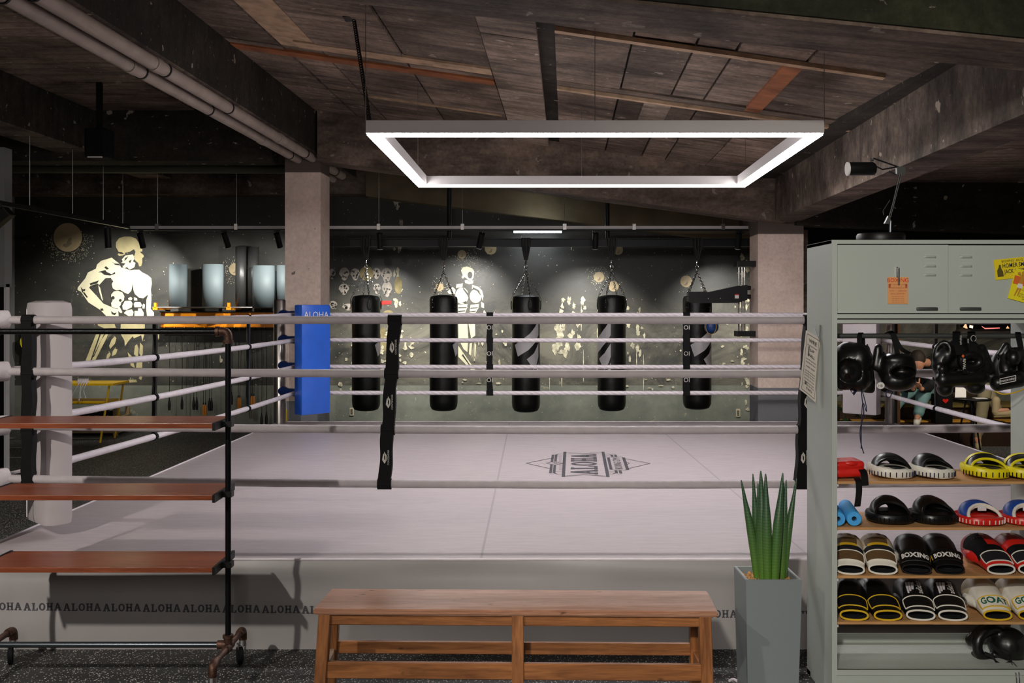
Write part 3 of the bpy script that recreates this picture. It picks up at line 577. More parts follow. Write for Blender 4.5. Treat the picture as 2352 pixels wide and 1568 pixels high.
for i,(px,a0) in enumerate(((841,45),(1019,42),(1208,-51),(1405,-119),(1601,-37))):
    x=P(px,0,BD).x; zb=.365-(.015 if i==2 else 0)+(.02 if i==4 else 0); zt=1.76; r=.172
    t=thing('punching_bag','black leather '+bl[i],'punching bag',(x,BD,zb),group='hanging punching bags')
    obj('bag_body',lathe(nb(),[(0,zb),(.10,zb+.003),(.145,zb+.02),(.166,zb+.06),(r,zb+.12),(r,zb+.6),(r*.985,zb+.9),(r,zb+1.1),(r,zt-.04),(r-.012,zt-.008),(r-.03,zt),(.06,zt+.015),(0,zt+.012)],(x,BD,0),32),m_leather_s,t,smooth=True)
    decal(r,0,R(a0),t,x,BD)
    ap=Vector((x,BD,2.06))
    rotb=R((20,50,15,62,40)[i])
    for k in range(4):
        an=rotb+k*PI/2; e=Vector((x+math.cos(an)*(r+.008),BD+math.sin(an)*(r+.008),zt-.06)); e2=Vector((x+math.cos(an)*(r-.01),BD+math.sin(an)*(r-.01),zt+.02))
        bm=nb(); n=13; dd=(e2-ap)
        for q in range(n):
            c=ap+dd*(q+.5)/n; ax=dd.normalized(); sx,sy=frame_axes(ax); sd_=sx if q%2 else sy; ll=dd.length/n*.62
            tube(bm,[c+ax*ll*math.cos(2*PI*m/8)+sd_*.011*math.sin(2*PI*m/8) for m in range(8)],.0036,5,closed=True)
        obj('chain',bm,m_chrome,t,smooth=True)
        out=Vector((math.cos(an),math.sin(an),0)); tg=Vector((-math.sin(an),math.cos(an),0)); bm=nb()
        pts=[e+Vector((0,0,-.02))+tg*.028*math.cos(2*PI*m/14)+Vector((0,0,1))*(.055*math.sin(2*PI*m/14)-.03) for m in range(14)]; f=[bm.verts.new(p+out*.004) for p in pts]; bm.faces.new(f); tube(bm,[p+out*.004 for p in pts],.003,5,closed=True)
        lp=obj('strap_tab',bm,m_leather,t); bm=nb()
        for dz in (-.02,-.075): ellip(bm,e+out*.008+Vector((0,0,dz)),(.006,)*3,seg=8)
        obj('rivet',bm,m_chrome,lp); 
        obj('hook',tb(catmull([e2,e+out*.012+Vector((0,0,.02)),e+out*.014+Vector((0,0,-.005))],4),.0035,6),m_chrome,t)
    bm=nb()
    for q,(z,rr) in enumerate(((2.08,.018),(2.115,.018))): tube(bm,[(x+rr*math.cos(2*PI*m/10)*(1 if q%2 else .3),BD+rr*math.cos(2*PI*m/10)*(.3 if q%2 else 1),z+.026*math.sin(2*PI*m/10)) for m in range(10)],.006,6,closed=True)
    tube(bm,[(x,BD,2.13),(x-.004,BD,2.16),(x+.003,BD,2.2)],[.008,.012,.008],8); obj('swivel_hook',bm,m_chrome,t,smooth=True)
    for q in range(6):
        o=(q-2.5)*.012; obj('strap',tb([(x+o*1.6,BD-.06,ZB+.075),(x+o*1.5,BD-.062,ZB-.03),(x+o*.5,BD-.01,2.2)],.0095,6),M('dark grey webbing',C(52,50,48),.6) if q%2 else m_blk,t)
# ================================================================ WALL ARM WITH BALL
AD=11.15; t=thing('wall_arm_trainer','black adjustable wall arm with chrome rods on the right column','boxing trainer',P(1700,700,AD))
poly=[(270,720),(500,715),(560,725),(1000,630),(1140,615),(1140,840),(1040,870),(1000,885),(330,890),(260,860)]
pp=[P(1540+x*.1531,560+y*.1531,AD) for x,y in poly]; obj('arm',hexa(nb(),[p-Vector((0,.05,0)) for p in pp],[p+Vector((0,.05,0)) for p in pp]),m_blk,t)
for px in (1697,1704,1710): a=P(px,604,AD+.06); b=P(px,760,AD+.06); obj('rod',tb([a,b],.011,10),m_chrome,t,smooth=True)
a=P(1692,612,AD); b=P(1741,599,AD); obj('bracket',bx((a.x,AD-.04,a.z),(b.x,AD+.14,b.z),.005),m_blk,t); a=P(1692,800,AD); b=P(1741,760,AD); obj('bracket',bx((a.x,AD-.02,b.z-.06),(b.x,AD+.14,b.z),.005),m_blk,t)
for py in (661,681): obj('knob',tb([P(1714,py,AD),P(1724,py,AD)],.024,12),m_blk,t,smooth=True)
for px,py in ((1627,685),(1655,684)): a=P(px,py,AD-.055); obj('bolt',ellip(nb(),a,(.01,)*3,seg=8),m_chrome,t)
a=P(1688,675,AD-.052); b=P(1697,685,AD-.052); s=obj('sticker',bx((a.x,AD-.053,b.z),(b.x,AD-.05,a.z)),m_whiteprint,t,label='small white warning sticker with a red top'); obj('red_stripe',bx((a.x,AD-.055,a.z-.012),(b.x,AD-.0525,a.z)),m_red,s)
t=thing('reaction_ball','blue and black ball hanging beneath the wall arm','ball',P(1634,750,AD)); c=P(1634,750,AD); bm=ellip(nb(),c,(.08,.08,.08),seg=24); obj('ball',bm,M('navy rubber',C(30,62,120),.35),t,smooth=True)
bm=nb(); 
for k in range(2): tube(bm,[c+Vector((math.cos(a)*.081*math.cos(k*1.57+.5),math.cos(a)*.081*math.sin(k*1.57+.5),math.sin(a)*.081)) for a in [2*PI*q/24 for q in range(24)]],.003,5,closed=True)
obj('seam',bm,m_gold,t); obj('cord',tb([c+Vector((0,0,.075)),P(1634,696,AD)],.006,6),m_blk,t)
# ================================================================ BOXING RING
ZC=.42
fl=Vector((-2.614,4.73,0)); fr=Vector((3.785,4.73,0)); rl=Vector((-2.446,10.5,0)); rr=Vector((3.955,10.5,0))
ring=thing('boxing_ring','raised boxing ring with pale grey canvas, grey skirt and four white ropes','boxing ring',(.65,7.6,0))
z=lambda v,h: Vector((v.x,v.y,h))
def canv():
    bm=nb(); n=24; g=[[None]*(n+1) for _ in range(n+1)]
    for i in range(n+1):
        for j in range(n+1):
            a=fl.lerp(fr,i/n); b=rl.lerp(rr,i/n); g[i][j]=bm.verts.new(z(a.lerp(b,j/n),ZC))
    for i in range(n):
        for j in range(n): bm.faces.new((g[i][j],g[i+1][j],g[i+1][j+1],g[i][j+1]))
    return bm
obj('canvas',canv(),m_canvas,ring)
obj('platform_core',hexa(nb(),[z(p,.0)+q for p,q in ((fl,Vector((.05,.05,0))),(fr,Vector((-.05,.05,0))),(rr,Vector((-.05,-.05,0))),(rl,Vector((.05,-.05,0))))],[z(p,ZC-.012)+q for p,q in ((fl,Vector((.05,.05,0))),(fr,Vector((-.05,.05,0))),(rr,Vector((-.05,-.05,0))),(rl,Vector((.05,-.05,0))))]),m_blk,ring)
def skirt(a,b,nrm,wave):
    bm=nb(); n=120; m=14; g=[]
    for i in range(n+1):
        col=[]
        for j in range(m+1):
            t_=j/m; p=a.lerp(b,i/n); s=i/n*(b-a).length
            wv=.010*math.sin(s*2.1+1.2*math.sin(s*1.3))*math.sin(PI*t_)**.7+.012*math.exp(-((t_-.86)/.07)**2)*math.sin(s*3.1+4*t_)+.004*math.sin(s*7)*t_*(1-t_)*4
            wv*=1-math.exp(-((t_-.47)/.13)**2)
            if j==m: wv=0
            col.append(bm.verts.new(Vector((p.x,p.y,ZC*t_*.998))+nrm*(.012+wv*wave if j<m else 0)))
        g.append(col)
    for i in range(n):
        for j in range(m): bm.faces.new((g[i][j],g[i+1][j],g[i+1][j+1],g[i][j+1]))
    return bm
sk=obj('skirt',skirt(fl,fr,Vector((0,-1,0)),1),m_vinyl,ring,smooth=True); obj('skirt',skirt(fl,rl,Vector((-1,0,0)),.6),m_vinyl,ring,smooth=True); obj('skirt',skirt(fr,rr,Vector((1,0,0)),.6),m_vinyl,ring,smooth=True); obj('skirt',skirt(rl,rr,Vector((0,1,0)),.3),m_vinyl,ring,smooth=True)
obj('edge_piping',tb([z(fl,ZC),z(fr,ZC)],.007,8),m_rope,ring); obj('edge_piping',tb([z(fl,ZC),z(rl,ZC)],.007,8),m_rope,ring); obj('edge_piping',tb([z(fr,ZC),z(rr,ZC)],.007,8),m_rope,ring); obj('edge_piping',tb([z(rl,ZC),z(rr,ZC)],.007,8),m_rope,ring)
bm=nb(); 
for k in range(35):
    px=58+91.0*(k-1); x=(px-CX)/486.6
    slabword(bm,'ALOHA',plane_fn((x,4.73-.0145,.183-.0105*(x+2.3)),(1,0,0),(0,0,1)),.036,gap=.085,xs=1.08)
obj('printed_lettering',bm,m_print,sk,label='row of repeated charcoal ALOHA lettering')
# canvas seams
bm=nb(); 
for xa,xb in (((1105-CX)/485,(1165-CX)/420),(1.42,1.46)):
    a=Vector((xa,4.74,ZC+.001)); b=Vector((xb,10.4,ZC+.001)); w_=Vector((.006,0,0)); bm.faces.new([bm.verts.new(p) for p in (a-w_,a+w_,b+w_,b-w_)])
obj('canvas_seam',bm,M('canvas seam shade',C(150,142,145),.6),ring)
# emblem: u along +x (frame px), v along y
def ep(zx,zy): # zoom px of emblem to canvas plane
    px=1190+zx*320/2352; py=1020+zy*90/662; d=F*(H-ZC)/(py-HY); return Vector(((px-CX)/F*d,d,ZC+.0022))
bm=nb()
def estroke(pts,wz):
    for a,b in zip(pts,pts[1:]):
        A=ep(*a);B=ep(*b); d=(B-A).normalized(); n_=Vector((-d.y,d.x,0))*wz; bm.faces.new([bm.verts.new(p) for p in (A-n_,A+n_,B+n_,B-n_)])
estroke([(790,130),(763,555)],.012); estroke([(1432,130),(1518,555)],.012)
for pts in ([(790,135),(1100,160),(1432,135)],[(765,550),(1120,518),(1515,550)],[(790,148),(1100,172),(1430,148)],[(770,538),(1120,508),(1505,540)]): estroke(pts,.0035)
estroke([(590,180),(570,300)],.01); estroke([(643,180),(628,295)],.01); estroke([(565,345),(545,490)],.01); estroke([(622,352),(605,490)],.01)
for pts in ([(580,165),(640,165)],[(530,508),(600,508)],[(640,180),(690,168),(785,168)],[(650,198),(785,198)],[(610,490),(660,508),(765,508)],[(625,468),(765,468)],[(565,238),(135,322),(540,414)],[(475,322),(570,300),(665,322),(570,345),(475,322)],[(640,300),(755,325),(620,352)],
    [(1575,165),(1640,165)],[(1460,168),(1525,168),(1575,180)],[(1465,200),(1570,200)],[(1800,245),(2230,326),(1850,415)],[(1520,228),(1570,222),(1730,215),(1780,228)],[(1575,432),(1640,440),(1800,440),(1850,432)],[(1670,508),(1740,508)],[(1530,508),(1600,508),(1640,490)],[(1525,470),(1640,470)],[(1820,300),(1880,325),(1830,350)]): estroke(pts,.004)
estroke([(1522,228),(1572,432)],.011); estroke([(1778,226),(1850,435)],.012); estroke([(1580,180),(1590,215)],.01); estroke([(1640,178),(1652,215)],.01); estroke([(1650,445),(1665,495)],.01); estroke([(1718,445),(1735,495)],.01)
for k in range(14): estroke([(690,215+k*17),(735,215+k*17)] if k not in(6,7) else [(690,300),(692,301)],.004)
for k in range(9): a=ep(300+k*22,322+((k%3)-1)*22); estroke([(280+k*30,300+(k%3)*22),(305+k*30,300+(k%3)*22)],.003); estroke([(1890+k*30,305+(k%3)*20),(1912+k*30,305+(k%3)*20)],.003)
em=obj('canvas_emblem',bm,m_print,ring,label='charcoal printed club emblem with ALOHA BOXING GYM lettering')
O=ep(1365,505); E=ep(1320,170); yv=Vector((E.x-O.x,E.y-O.y,0)); Ln=yv.length; yh=Vector((0,1,0))
A0=ep(1355,505); B0=ep(885,505); A1=ep(1320,170); B1=ep(895,170)
f=lambda s,t_: (A0.lerp(A1,s)).lerp(B0.lerp(B1,s),t_)
bm=nb(); slabword(bm,'ALOHA',lambda a,b:f(a/4.46,b),1.0,gap=.06); obj('emblem_lettering',bm,m_print,em)
C0=ep(1780,415); C1=ep(1725,240); D0=ep(1640,415); D1=ep(1595,240)
g2=lambda a,b: (C0.lerp(C1,a)).lerp(D0.lerp(D1,a),b)
txt('BOXING GYM',1.35,m_print,lambda x,y:g2(.5+x/7.6,.5+y),em,name='emblem_lettering')
# posts
PO={'fl':(-2.66,4.87),'fr':(3.80,4.87),'rl':(-2.41,10.4),'rr':(3.935,10.4)}
CO={'fl':(-2.55,5.0),'fr':(3.58,5.0),'rl':(-2.19,10.15),'rr':(3.72,10.15)}
PD={'fl':(-2.43,5.26,-1),'fr':(3.42,5.22,0),'rl':(-1.985,9.97,0),'rr':(3.475,9.96,0)}
RZ=[1.546,1.29,1.02,.756]
for k,(x,y) in PO.items():
    p=obj('ring_post',lathe(nb(),[(.0625,0),(.0625,1.69),(.055,1.70),(0,1.70)],(x,y,0),28),m_steel,ring,smooth=True)
    cx,cy=CO[k]; px_,py_,_=PD[k]
    for zz in RZ:
        a=Vector((x,y,zz)); b=Vector((cx,cy,zz)); cpt=a.lerp(b,.25); e=b+ (b-a).normalized()*.06
        if k=='rl': obj('turnbuckle',tb([a.lerp(b,.1)+Vector((0,0,0)),a.lerp(b,.3),a.lerp(b,.5),b+(b-a)*.15],[.045,.05,.036,.042],14),m_bluedark,ring,smooth=True)
        else: obj('turnbuckle',tb([a.lerp(b,.2),b+(b-a).normalized()*.03],.05,14),m_rope if k!='rr' else m_steel,ring,smooth=True)
        obj('turnbuckle_strap',tb([b,Vector((px_,py_,zz))],.012,6),m_black,ring)
def pad(k,w_,th,z0,z1,mat,bev,ang):
    x,y,_=PD[k]; mt=Matrix.Translation((x,y,0))@Matrix.Rotation(ang,4,'Z'); bm=nb(); b2=nb()
    # local: face normal +y, width along x
    vs=[]
    box(bm,(-w_/2,-th/2,z0),(w_/2,th/2,z1),bev)
    for e in range(0): pass
    bmesh.ops.transform(bm,matrix=mt,verts=bm.verts[:]); return obj('corner_pad',bm,mat,ring,smooth=True),mt
pb,mt=pad('rl',.345,.13,.56,1.645,m_blue,.018,R(225+2))
tz=1.542; f=lambda a,b: mt@Vector((-a,.0665,tz+b)); txt('ALOHA',.088,m_whiteprint,f,pb,label='white ALOHA lettering')
pad('fl',.30,.15,.48,1.645,m_white,.045,R(-45)); pad('rr',.345,.13,.56,1.64,m_white,.02,R(135+4)); pad('fr',.30,.15,.48,1.64,m_white,.045,R(45))
obj('pad_seam',tb([Vector((PD['fl'][0]-.07,PD['fl'][1]-.095,z_)) for z_ in (.53,1.0,1.6)],.003,6),m_rope,ring)
def rope(a,b,zz,mat,r,sag,bx_=0):
    a=Vector(a);b=Vector(b); n=40; pts=[]; nn=(b-a).to_3d() if False else None
    for i in range(n+1):
        t_=i/n; p=a.lerp(b,t_); q=4*t_*(1-t_); pts.append(Vector((p[0]+bx_[0]*q,p[1]+bx_[1]*q,zz-sag*q)) if bx_ else Vector((p[0],p[1],zz-sag*q)))
    rs=[r*(1+.05*math.sin(i*2.3)*math.sin(i*.9)) for i in range(n+1)]; return obj('ring_rope',tb(pts,rs,14),mat,ring,smooth=True)
for i,zz in enumerate(RZ):
    rope(CO['fl'],CO['fr'],zz,m_sleeve,.0205,(.0,.012,.022,.03)[i]); rope(CO['rl'],CO['rr'],zz,m_twist,.0215,.004)
    rope(CO['fl'],CO['rl'],zz,m_rope,.021,.02); rope(CO['fr'],CO['rr'],zz,m_rope,.021,.02)
def ropez(side,i): return RZ[i]-{'f':(.0,.012,.022,.03)[i]*.9,'b':.004,'s':.018}[side]
m_logo=M('pale grey stitched logo',C(196,192,184),.6)
def spacer(pt,dirx,side,wd,lean=0,logo=True,thin=False):
    """black strap joining the four ropes at a point; dirx = unit vector along rope"""
    p=Vector((pt[0],pt[1],0)); u=Vector(dirx); n=Vector((-u.y,u.x,0)); face=-n if side=='f' or side=='b' else n*(1 if pt[0]<0 else -1)
    if face.y>0: face=-face
    zz=[ropez(side,i) for i in range(4)]; s0=None; bm=nb(); path=[]
    for k in range(49):
        t_=k/48; zc=zz[0]+.022-(zz[0]-zz[3]+.044)*t_; off=lean*(.5-t_)+.0028*math.sin(t_*23+pt[0]*9)
        path.append((zc,off,wd*(1+.05*math.sin(t_*31+pt[1]))))
    A=[]
    for zc,off,ww in path:
        c=p+u*off+Vector((0,0,zc)); A.append([bm.verts.new(c+u*(ww*sx)+face*((.026 if side!='s' else .012)*(1 if fy else -1))) for sx,fy in ((-1,1),(1,1),(1,0),(-1,0))])
    for a,b in zip(A,A[1:]):
        for q in range(4): bm.faces.new((a[q],a[(q+1)%4],b[(q+1)%4],b[q]))
    bm.faces.new(A[0]); bm.faces.new(A[-1][::-1])
    s=obj('rope_spacer',bm,m_black if side!='s' else m_leather,ring)
    for i in range(4):
        t_=(zz[0]+.022-zz[i])/(zz[0]-zz[3]+.044); c=p+u*(lean*(.5-t_))+Vector((0,0,zz[i])); obj('rope_loop',tb([c-u*(wd*1.15),c+u*(wd*1.15)],.0275,12),m_black,s)
    if logo:
        for i in range(3):
            zc=(zz[i]+zz[i+1])/2; t_=(zz[0]-zc)/(zz[0]-zz[3]); c=p+u*(lean*(.5-t_))+face*.0285+Vector((0,0,zc)); fn=lambda a,b:c+u*a*(wd/.03)+Vector((0,0,b))
            if side=='f':
                bm=nb(); flat(bm,[(-.016,-.012),(-.004,-.03),(.002,-.022),(-.006,-.006),(-.006,.022),(-.012,.014)],fn); flat(bm,[(.006,.012),(-.006,.03),(-.004,.012),(.000,.004),(.0,-.022),(.006,-.014)],fn); obj('logo',bm,m_logo,s,label='pale rhombus logo')
                txt('CONTENDER',.0125,m_logo,lambda a,b:c+u*(.0155-b)+Vector((0,0,a)),s)
            else:
                txt('OI',.062,m_logo,fn,s)
u0=(1,0,0)
spacer((-2.41,5.0),u0,'f',.026,-.0,False); spacer((-.61,5.0),u0,'f',.030,.055); spacer((1.465,5.0),u0,'f',.030,.05)
spacer((-.225,10.15),u0,'b',.03,0); spacer((1.765,10.15),u0,'b',.03,0)
def sidep(a,b,y): t_=(y-a[1])/(b[1]-a[1]); return (a[0]+(b[0]-a[0])*t_,y)
dl=(Vector((*CO['rl'],0))-Vector((*CO['fl'],0))).normalized(); dr=(Vector((*CO['rr'],0))-Vector((*CO['fr'],0))).normalized()
for y in (6.8,8.7): spacer(sidep(CO['fl'],CO['rl'],y),dl,'s',.015,.02,False); spacer(sidep(CO['fr'],CO['rr'],y),dr,'s',.015,.02,False)
# ================================================================ ROLLING PIPE RACK
t=thing('rolling_pipe_rack','black iron pipe rack on casters with three reddish wooden shelves','shelf rack',(-1.73,4.3,0))
xr,xl,yd=-1.215,-2.25,4.29
for x in (xr,xl): obj('upright_pipe',tb([(x,yd,.155),(x,yd,1.5)],.0125,14),m_iron,t,smooth=True)
obj('top_pipe',tb([(xl,yd,1.505),(xr-.005,yd,1.505)],.0125,14),m_iron,t,smooth=True); obj('bottom_pipe',tb([(xl,yd,.165),(xr,yd,.165)],.0125,14),m_iron2,t,smooth=True)
for x,s in ((xr,-1),(xl,1)):
    el=obj('pipe_elbow',tb(catmull([(x+s*.05,yd,1.505),(x+s*.02,yd,1.505),(x+s*.004,yd,1.497),(x,yd,1.475),(x,yd,1.455)],3),.018,14),m_fit,t,smooth=True)
    obj('elbow_collar',tb([(x+s*.052,yd,1.505),(x+s*.038,yd,1.505)],.022,14),m_fit,el,smooth=True); obj('elbow_collar',tb([(x,yd,1.468),(x,yd,1.453)],.022,14),m_fit,el,smooth=True)
    bm=nb(); tube(bm,[(x,yd,.14),(x,yd,.205)],.019,14); tube(bm,[(x,yd-.04,.155),(x,yd+.04,.155)],.019,14); tube(bm,[(x,yd,.165),(x+s*.045,yd,.165)],.019,14); tube(bm,[(x,yd,.195),(x,yd,.208)],.023,14); obj('pipe_tee',bm,m_fit,t,smooth=True)
    y0,y1=4.09,4.50
    obj('foot_pipe',tb([(x,y0,.155),(x,y1,.155)],.0135,14),m_fit,t,smooth=True)
    for y,sg in ((y0,-1),(y1,1)):
        el=obj('pipe_elbow',tb(catmull([(x,y-sg*.03,.155),(x,y,.155),(x,y+sg*.018,.147),(x,y+sg*.024,.128),(x,y+sg*.024,.11)],3),.0185,14),m_fit,t,smooth=True)
        c=obj('caster',tb([(x,y+sg*.024,.125),(x,y+sg*.024,.085)],[.016,.02],14),m_chrome,t,smooth=True)
        ox=.014; yy=y+sg*.024
        obj('caster_wheel',lathe(nb(),[(0,-.012),(.034,-.012),(.042,-.008),(.042,.008),(.034,.012),(0,.012)],(0,0,0),22,Matrix.Translation((x-ox,yy,.042))@Euler((0,PI/2,R(25))).to_matrix().to_4x4()),m_black,c,smooth=True)
        bm=nb(); box(bm,(-.018,-.02,.04),(-.014,.02,.088)); box(bm,(.014,-.02,.04),(.018,.02,.088)); box(bm,(-.018,-.022,.084),(.018,.022,.09)); obj('caster_fork',bm.copy() if False else (bmesh.ops.transform(bm,matrix=Matrix.Translation((x-ox/2,yy,0))@Matrix.Rotation(R(25),4,'Z'),verts=bm.verts[:]),bm)[1],m_chrome,c)
for zt,mm in ((1.126,1),(.827,1),(.526,1)):
    b=obj('shelf_board',bx((xl+.02,4.17,zt-.022),(xr-.03,4.455,zt),.002),m_shelf,t)
    for x,s in ((xr,-1),(xl,1)): obj('shelf_bracket',bx((min(x+s*.018,x+s*.03),4.16,zt-.03),(max(x+s*.018,x+s*.03),4.46,zt+.002)),m_blk,b); obj('bracket_clamp',bx((x-.02,4.27,zt-.028),(x+.02,4.31,zt-.004)),m_blk,b)
# ================================================================ BENCH
t=thing('wooden_bench','long old varnished wooden bench with a worn top in front of the ring','bench',(0.01,3.97,0))
BX=[(-.765,3.845),(.785,3.812),(.80,4.10),(-.745,4.133)]
bm=nb(); hexa(bm,[Vector((x,y,.427)) for x,y in BX],[Vector((x,y,.45)) for x,y in BX]); es=bm.edges[:]; bmesh.ops.bevel(bm,geom=es,offset=.006,segments=2,affect='EDGES'); obj('seat',bm,m_bench,t)
def bar(a,b,wx,wz,mat=m_benchleg,name='stretcher',up=(0,0,1)):
    a=Vector(a);b=Vector(b); d=(b-a).normalized(); u=Vector(up); x=d.cross(u).normalized(); y=x.cross(d).normalized(); mat=m_benchrail if (mat is m_benchleg and abs(d.x)>.7) else mat; q=[x*sx*wx/2+y*sy*wz/2 for sx,sy in ((-1,-1),(1,-1),(1,1),(-1,1))]
    bm=hexa(nb(),[a+v for v in q],[b+v for v in q]); bmesh.ops.bevel(bm,geom=bm.edges[:],offset=.003,segments=1,affect='EDGES'); return obj(name,bm,mat,t)
yfn=lambda x: 3.875-.021*(x+.76); ybn=lambda x: 4.10-.021*(x+.76)
for x,sp in ((-.715,-.03),(.022,0),(.735,.012)):
    bar((x+sp*.2,yfn(x),.427),(x+sp,yfn(x)-.03,0),.046,.046,name='leg',up=(0,1,0)); bar((x+sp*.2,ybn(x)-.03,.427),(x+sp,ybn(x),0),.046,.046,name='leg',up=(0,1,0))
    if x!=.022: bar((x+sp*.5,yfn(x)-.01,.2),(x+sp*.5,ybn(x)-.02,.2),.026,.05,woodmat('pale raw wood',C(186,160,134),C(160,130,104),.6) if x<0 else m_benchleg)
bar((-.71,yfn(-.7),.405),(.73,yfn(.7),.405),.022,.042,name='apron'); bar((-.71,ybn(-.7)-.03,.405),(.73,ybn(.7)-.03,.405),.022,.042,name='apron')
bar((-.72,yfn(-.7)-.018,.215),(.015,yfn(0)-.018,.215),.024,.062); bar((.03,yfn(0)-.018,.215),(.74,yfn(.7)-.018,.215),.024,.062)
bar((-.72,ybn(-.7)-.012,.225),(.015,ybn(0)-.012,.225),.024,.048); bar((.03,ybn(0)-.012,.225),(.74,ybn(.7)-.012,.225),.024,.048)
# ================================================================ PLANTER
px0,px1=.945,1.172
t=thing('snake_plant','tall snake plant with round spear leaves standing in a grey planter','potted plant',(1.055,4.16,.47))
pt=thing('square_planter','tall grey square planter between the bench and the cabinet','planter',(1.06,4.16,0))
def pr(k,zz,ins=0): w0=(px1-px0)/2-ins; cx=(px0+px1)/2; tp=k; return [Vector((cx-(w0-tp),4.05+tp+ins,zz)),Vector((cx+(w0-tp),4.05+tp+ins,zz)),Vector((cx+(w0-tp),4.27-tp-ins,zz)),Vector((cx-(w0-tp),4.27-tp-ins,zz))]
bm=nb(); rings=[pr(.012,0),pr(0,.507),pr(0,.507,.013),pr(0,.45,.013)]; V=[[bm.verts.new(p) for p in r] for r in rings]
for a,b in zip(V,V[1:]):
    for q in range(4): bm.faces.new((a[q],a[(q+1)%4],b[(q+1)%4],b[q]))
bm.faces.new(V[0][::-1]); bmesh.ops.bevel(bm,geom=[e for e in bm.edges if abs(e.verts[0].co.z-.507)<1e-4 and abs(e.verts[1].co.z-.507)<1e-4],offset=.002,segments=2,affect='EDGES'); obj('planter_box',bm,m_planter,pt)
bm=nb(); rg=random.Random(5); bx_lo=(px0+.016,4.07); bmesh.ops.create_grid(bm,x_segments=8,y_segments=8,size=.5,matrix=Matrix.Translation(((px0+px1)/2,4.16,.472))@Matrix.Diagonal((.195,.19,1,1)))
for _ in range(230):
    c=Vector((rg.uniform(px0+.022,px1-.022),rg.uniform(4.07,4.25),.474+rg.uniform(0,.012))); r=rg.uniform(.006,.013); b=Matrix.Translation(c)@Euler((rg.random()*6,rg.random()*6,0)).to_matrix().to_4x4()@Matrix.Diagonal((r,r*.7,r*.6,1)); bmesh.ops.create_icosphere(bm,subdivisions=1,radius=1,matrix=b)
obj('gravel',bm,M('tan gravel',C(186,140,88),.85,var=.4,scale=60),pt,kind='stuff')
for x,y,r in ((1.085,4.075,.024),(1.005,4.09,.014),(1.12,4.10,.016)): obj('pebble',ellip(nb(),(x,y,.488),(r,r*.8,r*.5),(0,.1,.3)),M('beige pebble',C(198,172,140),.7),pt,smooth=True)
def leafmat():
    n=NB('banded snake plant leaf'); wv=n.N.new('ShaderNodeTexWave'); wv.inputs['Scale'].default_value=26; wv.inputs['Distortion'].default_value=4; wv.inputs['Detail'].default_value=3; wv.bands_direction='Z'; n.K.new(n.obj,wv.inputs['Vector'])
    z_=n.sep(n.pos)[2]; col=n.mix(n.rng(z_,.5,.8),C(78,118,34),C(40,72,52)); col=n.mix(n.rng(wv.outputs[0],0,1,0,.22),col,C(104,140,88)); return n.out(col,.38,.5)
m_leaf=leafmat()
LV=[((185,790),(70,100),.016,4.17),((195,780),(155,55),.015,4.19),((232,812),(212,35),.022,4.13),((210,812),(192,125),.015,4.16),((262,812),(247,55),.019,4.11),((312,818),(372,50),.019,4.11),((330,800),(380,120),.015,4.17),((365,800),(397,100),.015,4.16),((378,792),(472,88),.015,4.18)]
for (b,tp,r,d) in LV:
    B=P(1680+b[0]*.3175,1070+b[1]*.3175,d); T=P(1680+tp[0]*.3175,1070+tp[1]*.3175,d+.02); B.z=.484; mid=B.lerp(T,.5)+Vector(((T.x-B.x)*-.10,0,0))
    pts=catmull([B,B.lerp(mid,.5)+Vector(((T.x-B.x)*-.02,0,0)),mid,mid.lerp(T,.5),T],5); n=len(pts); rs=[r*(.85+.25*math.sin(PI*min(1,i/n*1.3)))*(1 if i<n*.45 else max(.06,(1-((i-n*.45)/(n*.55))**1.7))) for i in range(n)]
    obj('leaf',tb(pts,rs,12),m_leaf,t,smooth=True)
o=obj('power_cable',tb(catmull([(P(1675,1556,4.3).x,4.3,.006),(P(1684,1541,4.3).x,4.28,.02),(P(1694,1556,4.3).x,4.24,.006),(P(1700,1600,4.1).x,4.0,.006)],6),.006,8),m_rope,smooth=True); tag(o,'pale cable curling on the floor beside the grey planter','cable')
# ================================================================ CABINET
X0,X1,Y0,Y1,ZT_=1.301,2.215,4.08,4.42,1.882
t=cab=thing('steel_cabinet','grey steel cabinet with two louvred doors above open gear shelves','cabinet',(1.758,4.25,0))
obj('side_panel',bx((X0,Y0,.0),(X0+.016,Y1,ZT_),.001),m_cab,t); obj('side_panel',bx((X1-.016,Y0,.0),(X1,Y1,ZT_),.001),m_cab,t)
obj('top_panel',bx((X0,Y0,ZT_-.014),(X1,Y1,ZT_)),m_cab,t); obj('cupboard_floor',bx((X0+.016,Y0+.01,1.568),(X1-.016,Y1,1.58)),m_cab,t); obj('cupboard_back',bx((X0+.016,Y1-.01,1.568),(X1-.016,Y1-.002,ZT_-.014)),m_cab,t)
zz=lambda y:H-(y-HY)/(F/Y0)
obj('front_stile',bx((X0,Y0-.006,0.0),(X0+.021,Y0,ZT_)),m_cab,t); obj('front_stile',bx((X1-.021,Y0-.006,0),(X1,Y0,ZT_)),m_cab,t)
obj('front_rail',bx((X0+.021,Y0-.006,zz(560)),(X1-.021,Y0+.01,ZT_),.001),m_cab,t); obj('front_rail',bx((X0+.021,Y0-.006,zz(731)),(X1-.021,Y0+.01,zz(721)),.001),m_cab,t); obj('front_rail',bx((X0+.021,Y0-.008,zz(742)),(X1-.021,Y0+.012,zz(734)),.001),m_cab,t); obj('rail_web',bx((X0+.021,Y0+.004,zz(742)),(X1-.021,Y0+.008,zz(721))),m_hand,t)
xd=(2179.5-CX)/F*Y0
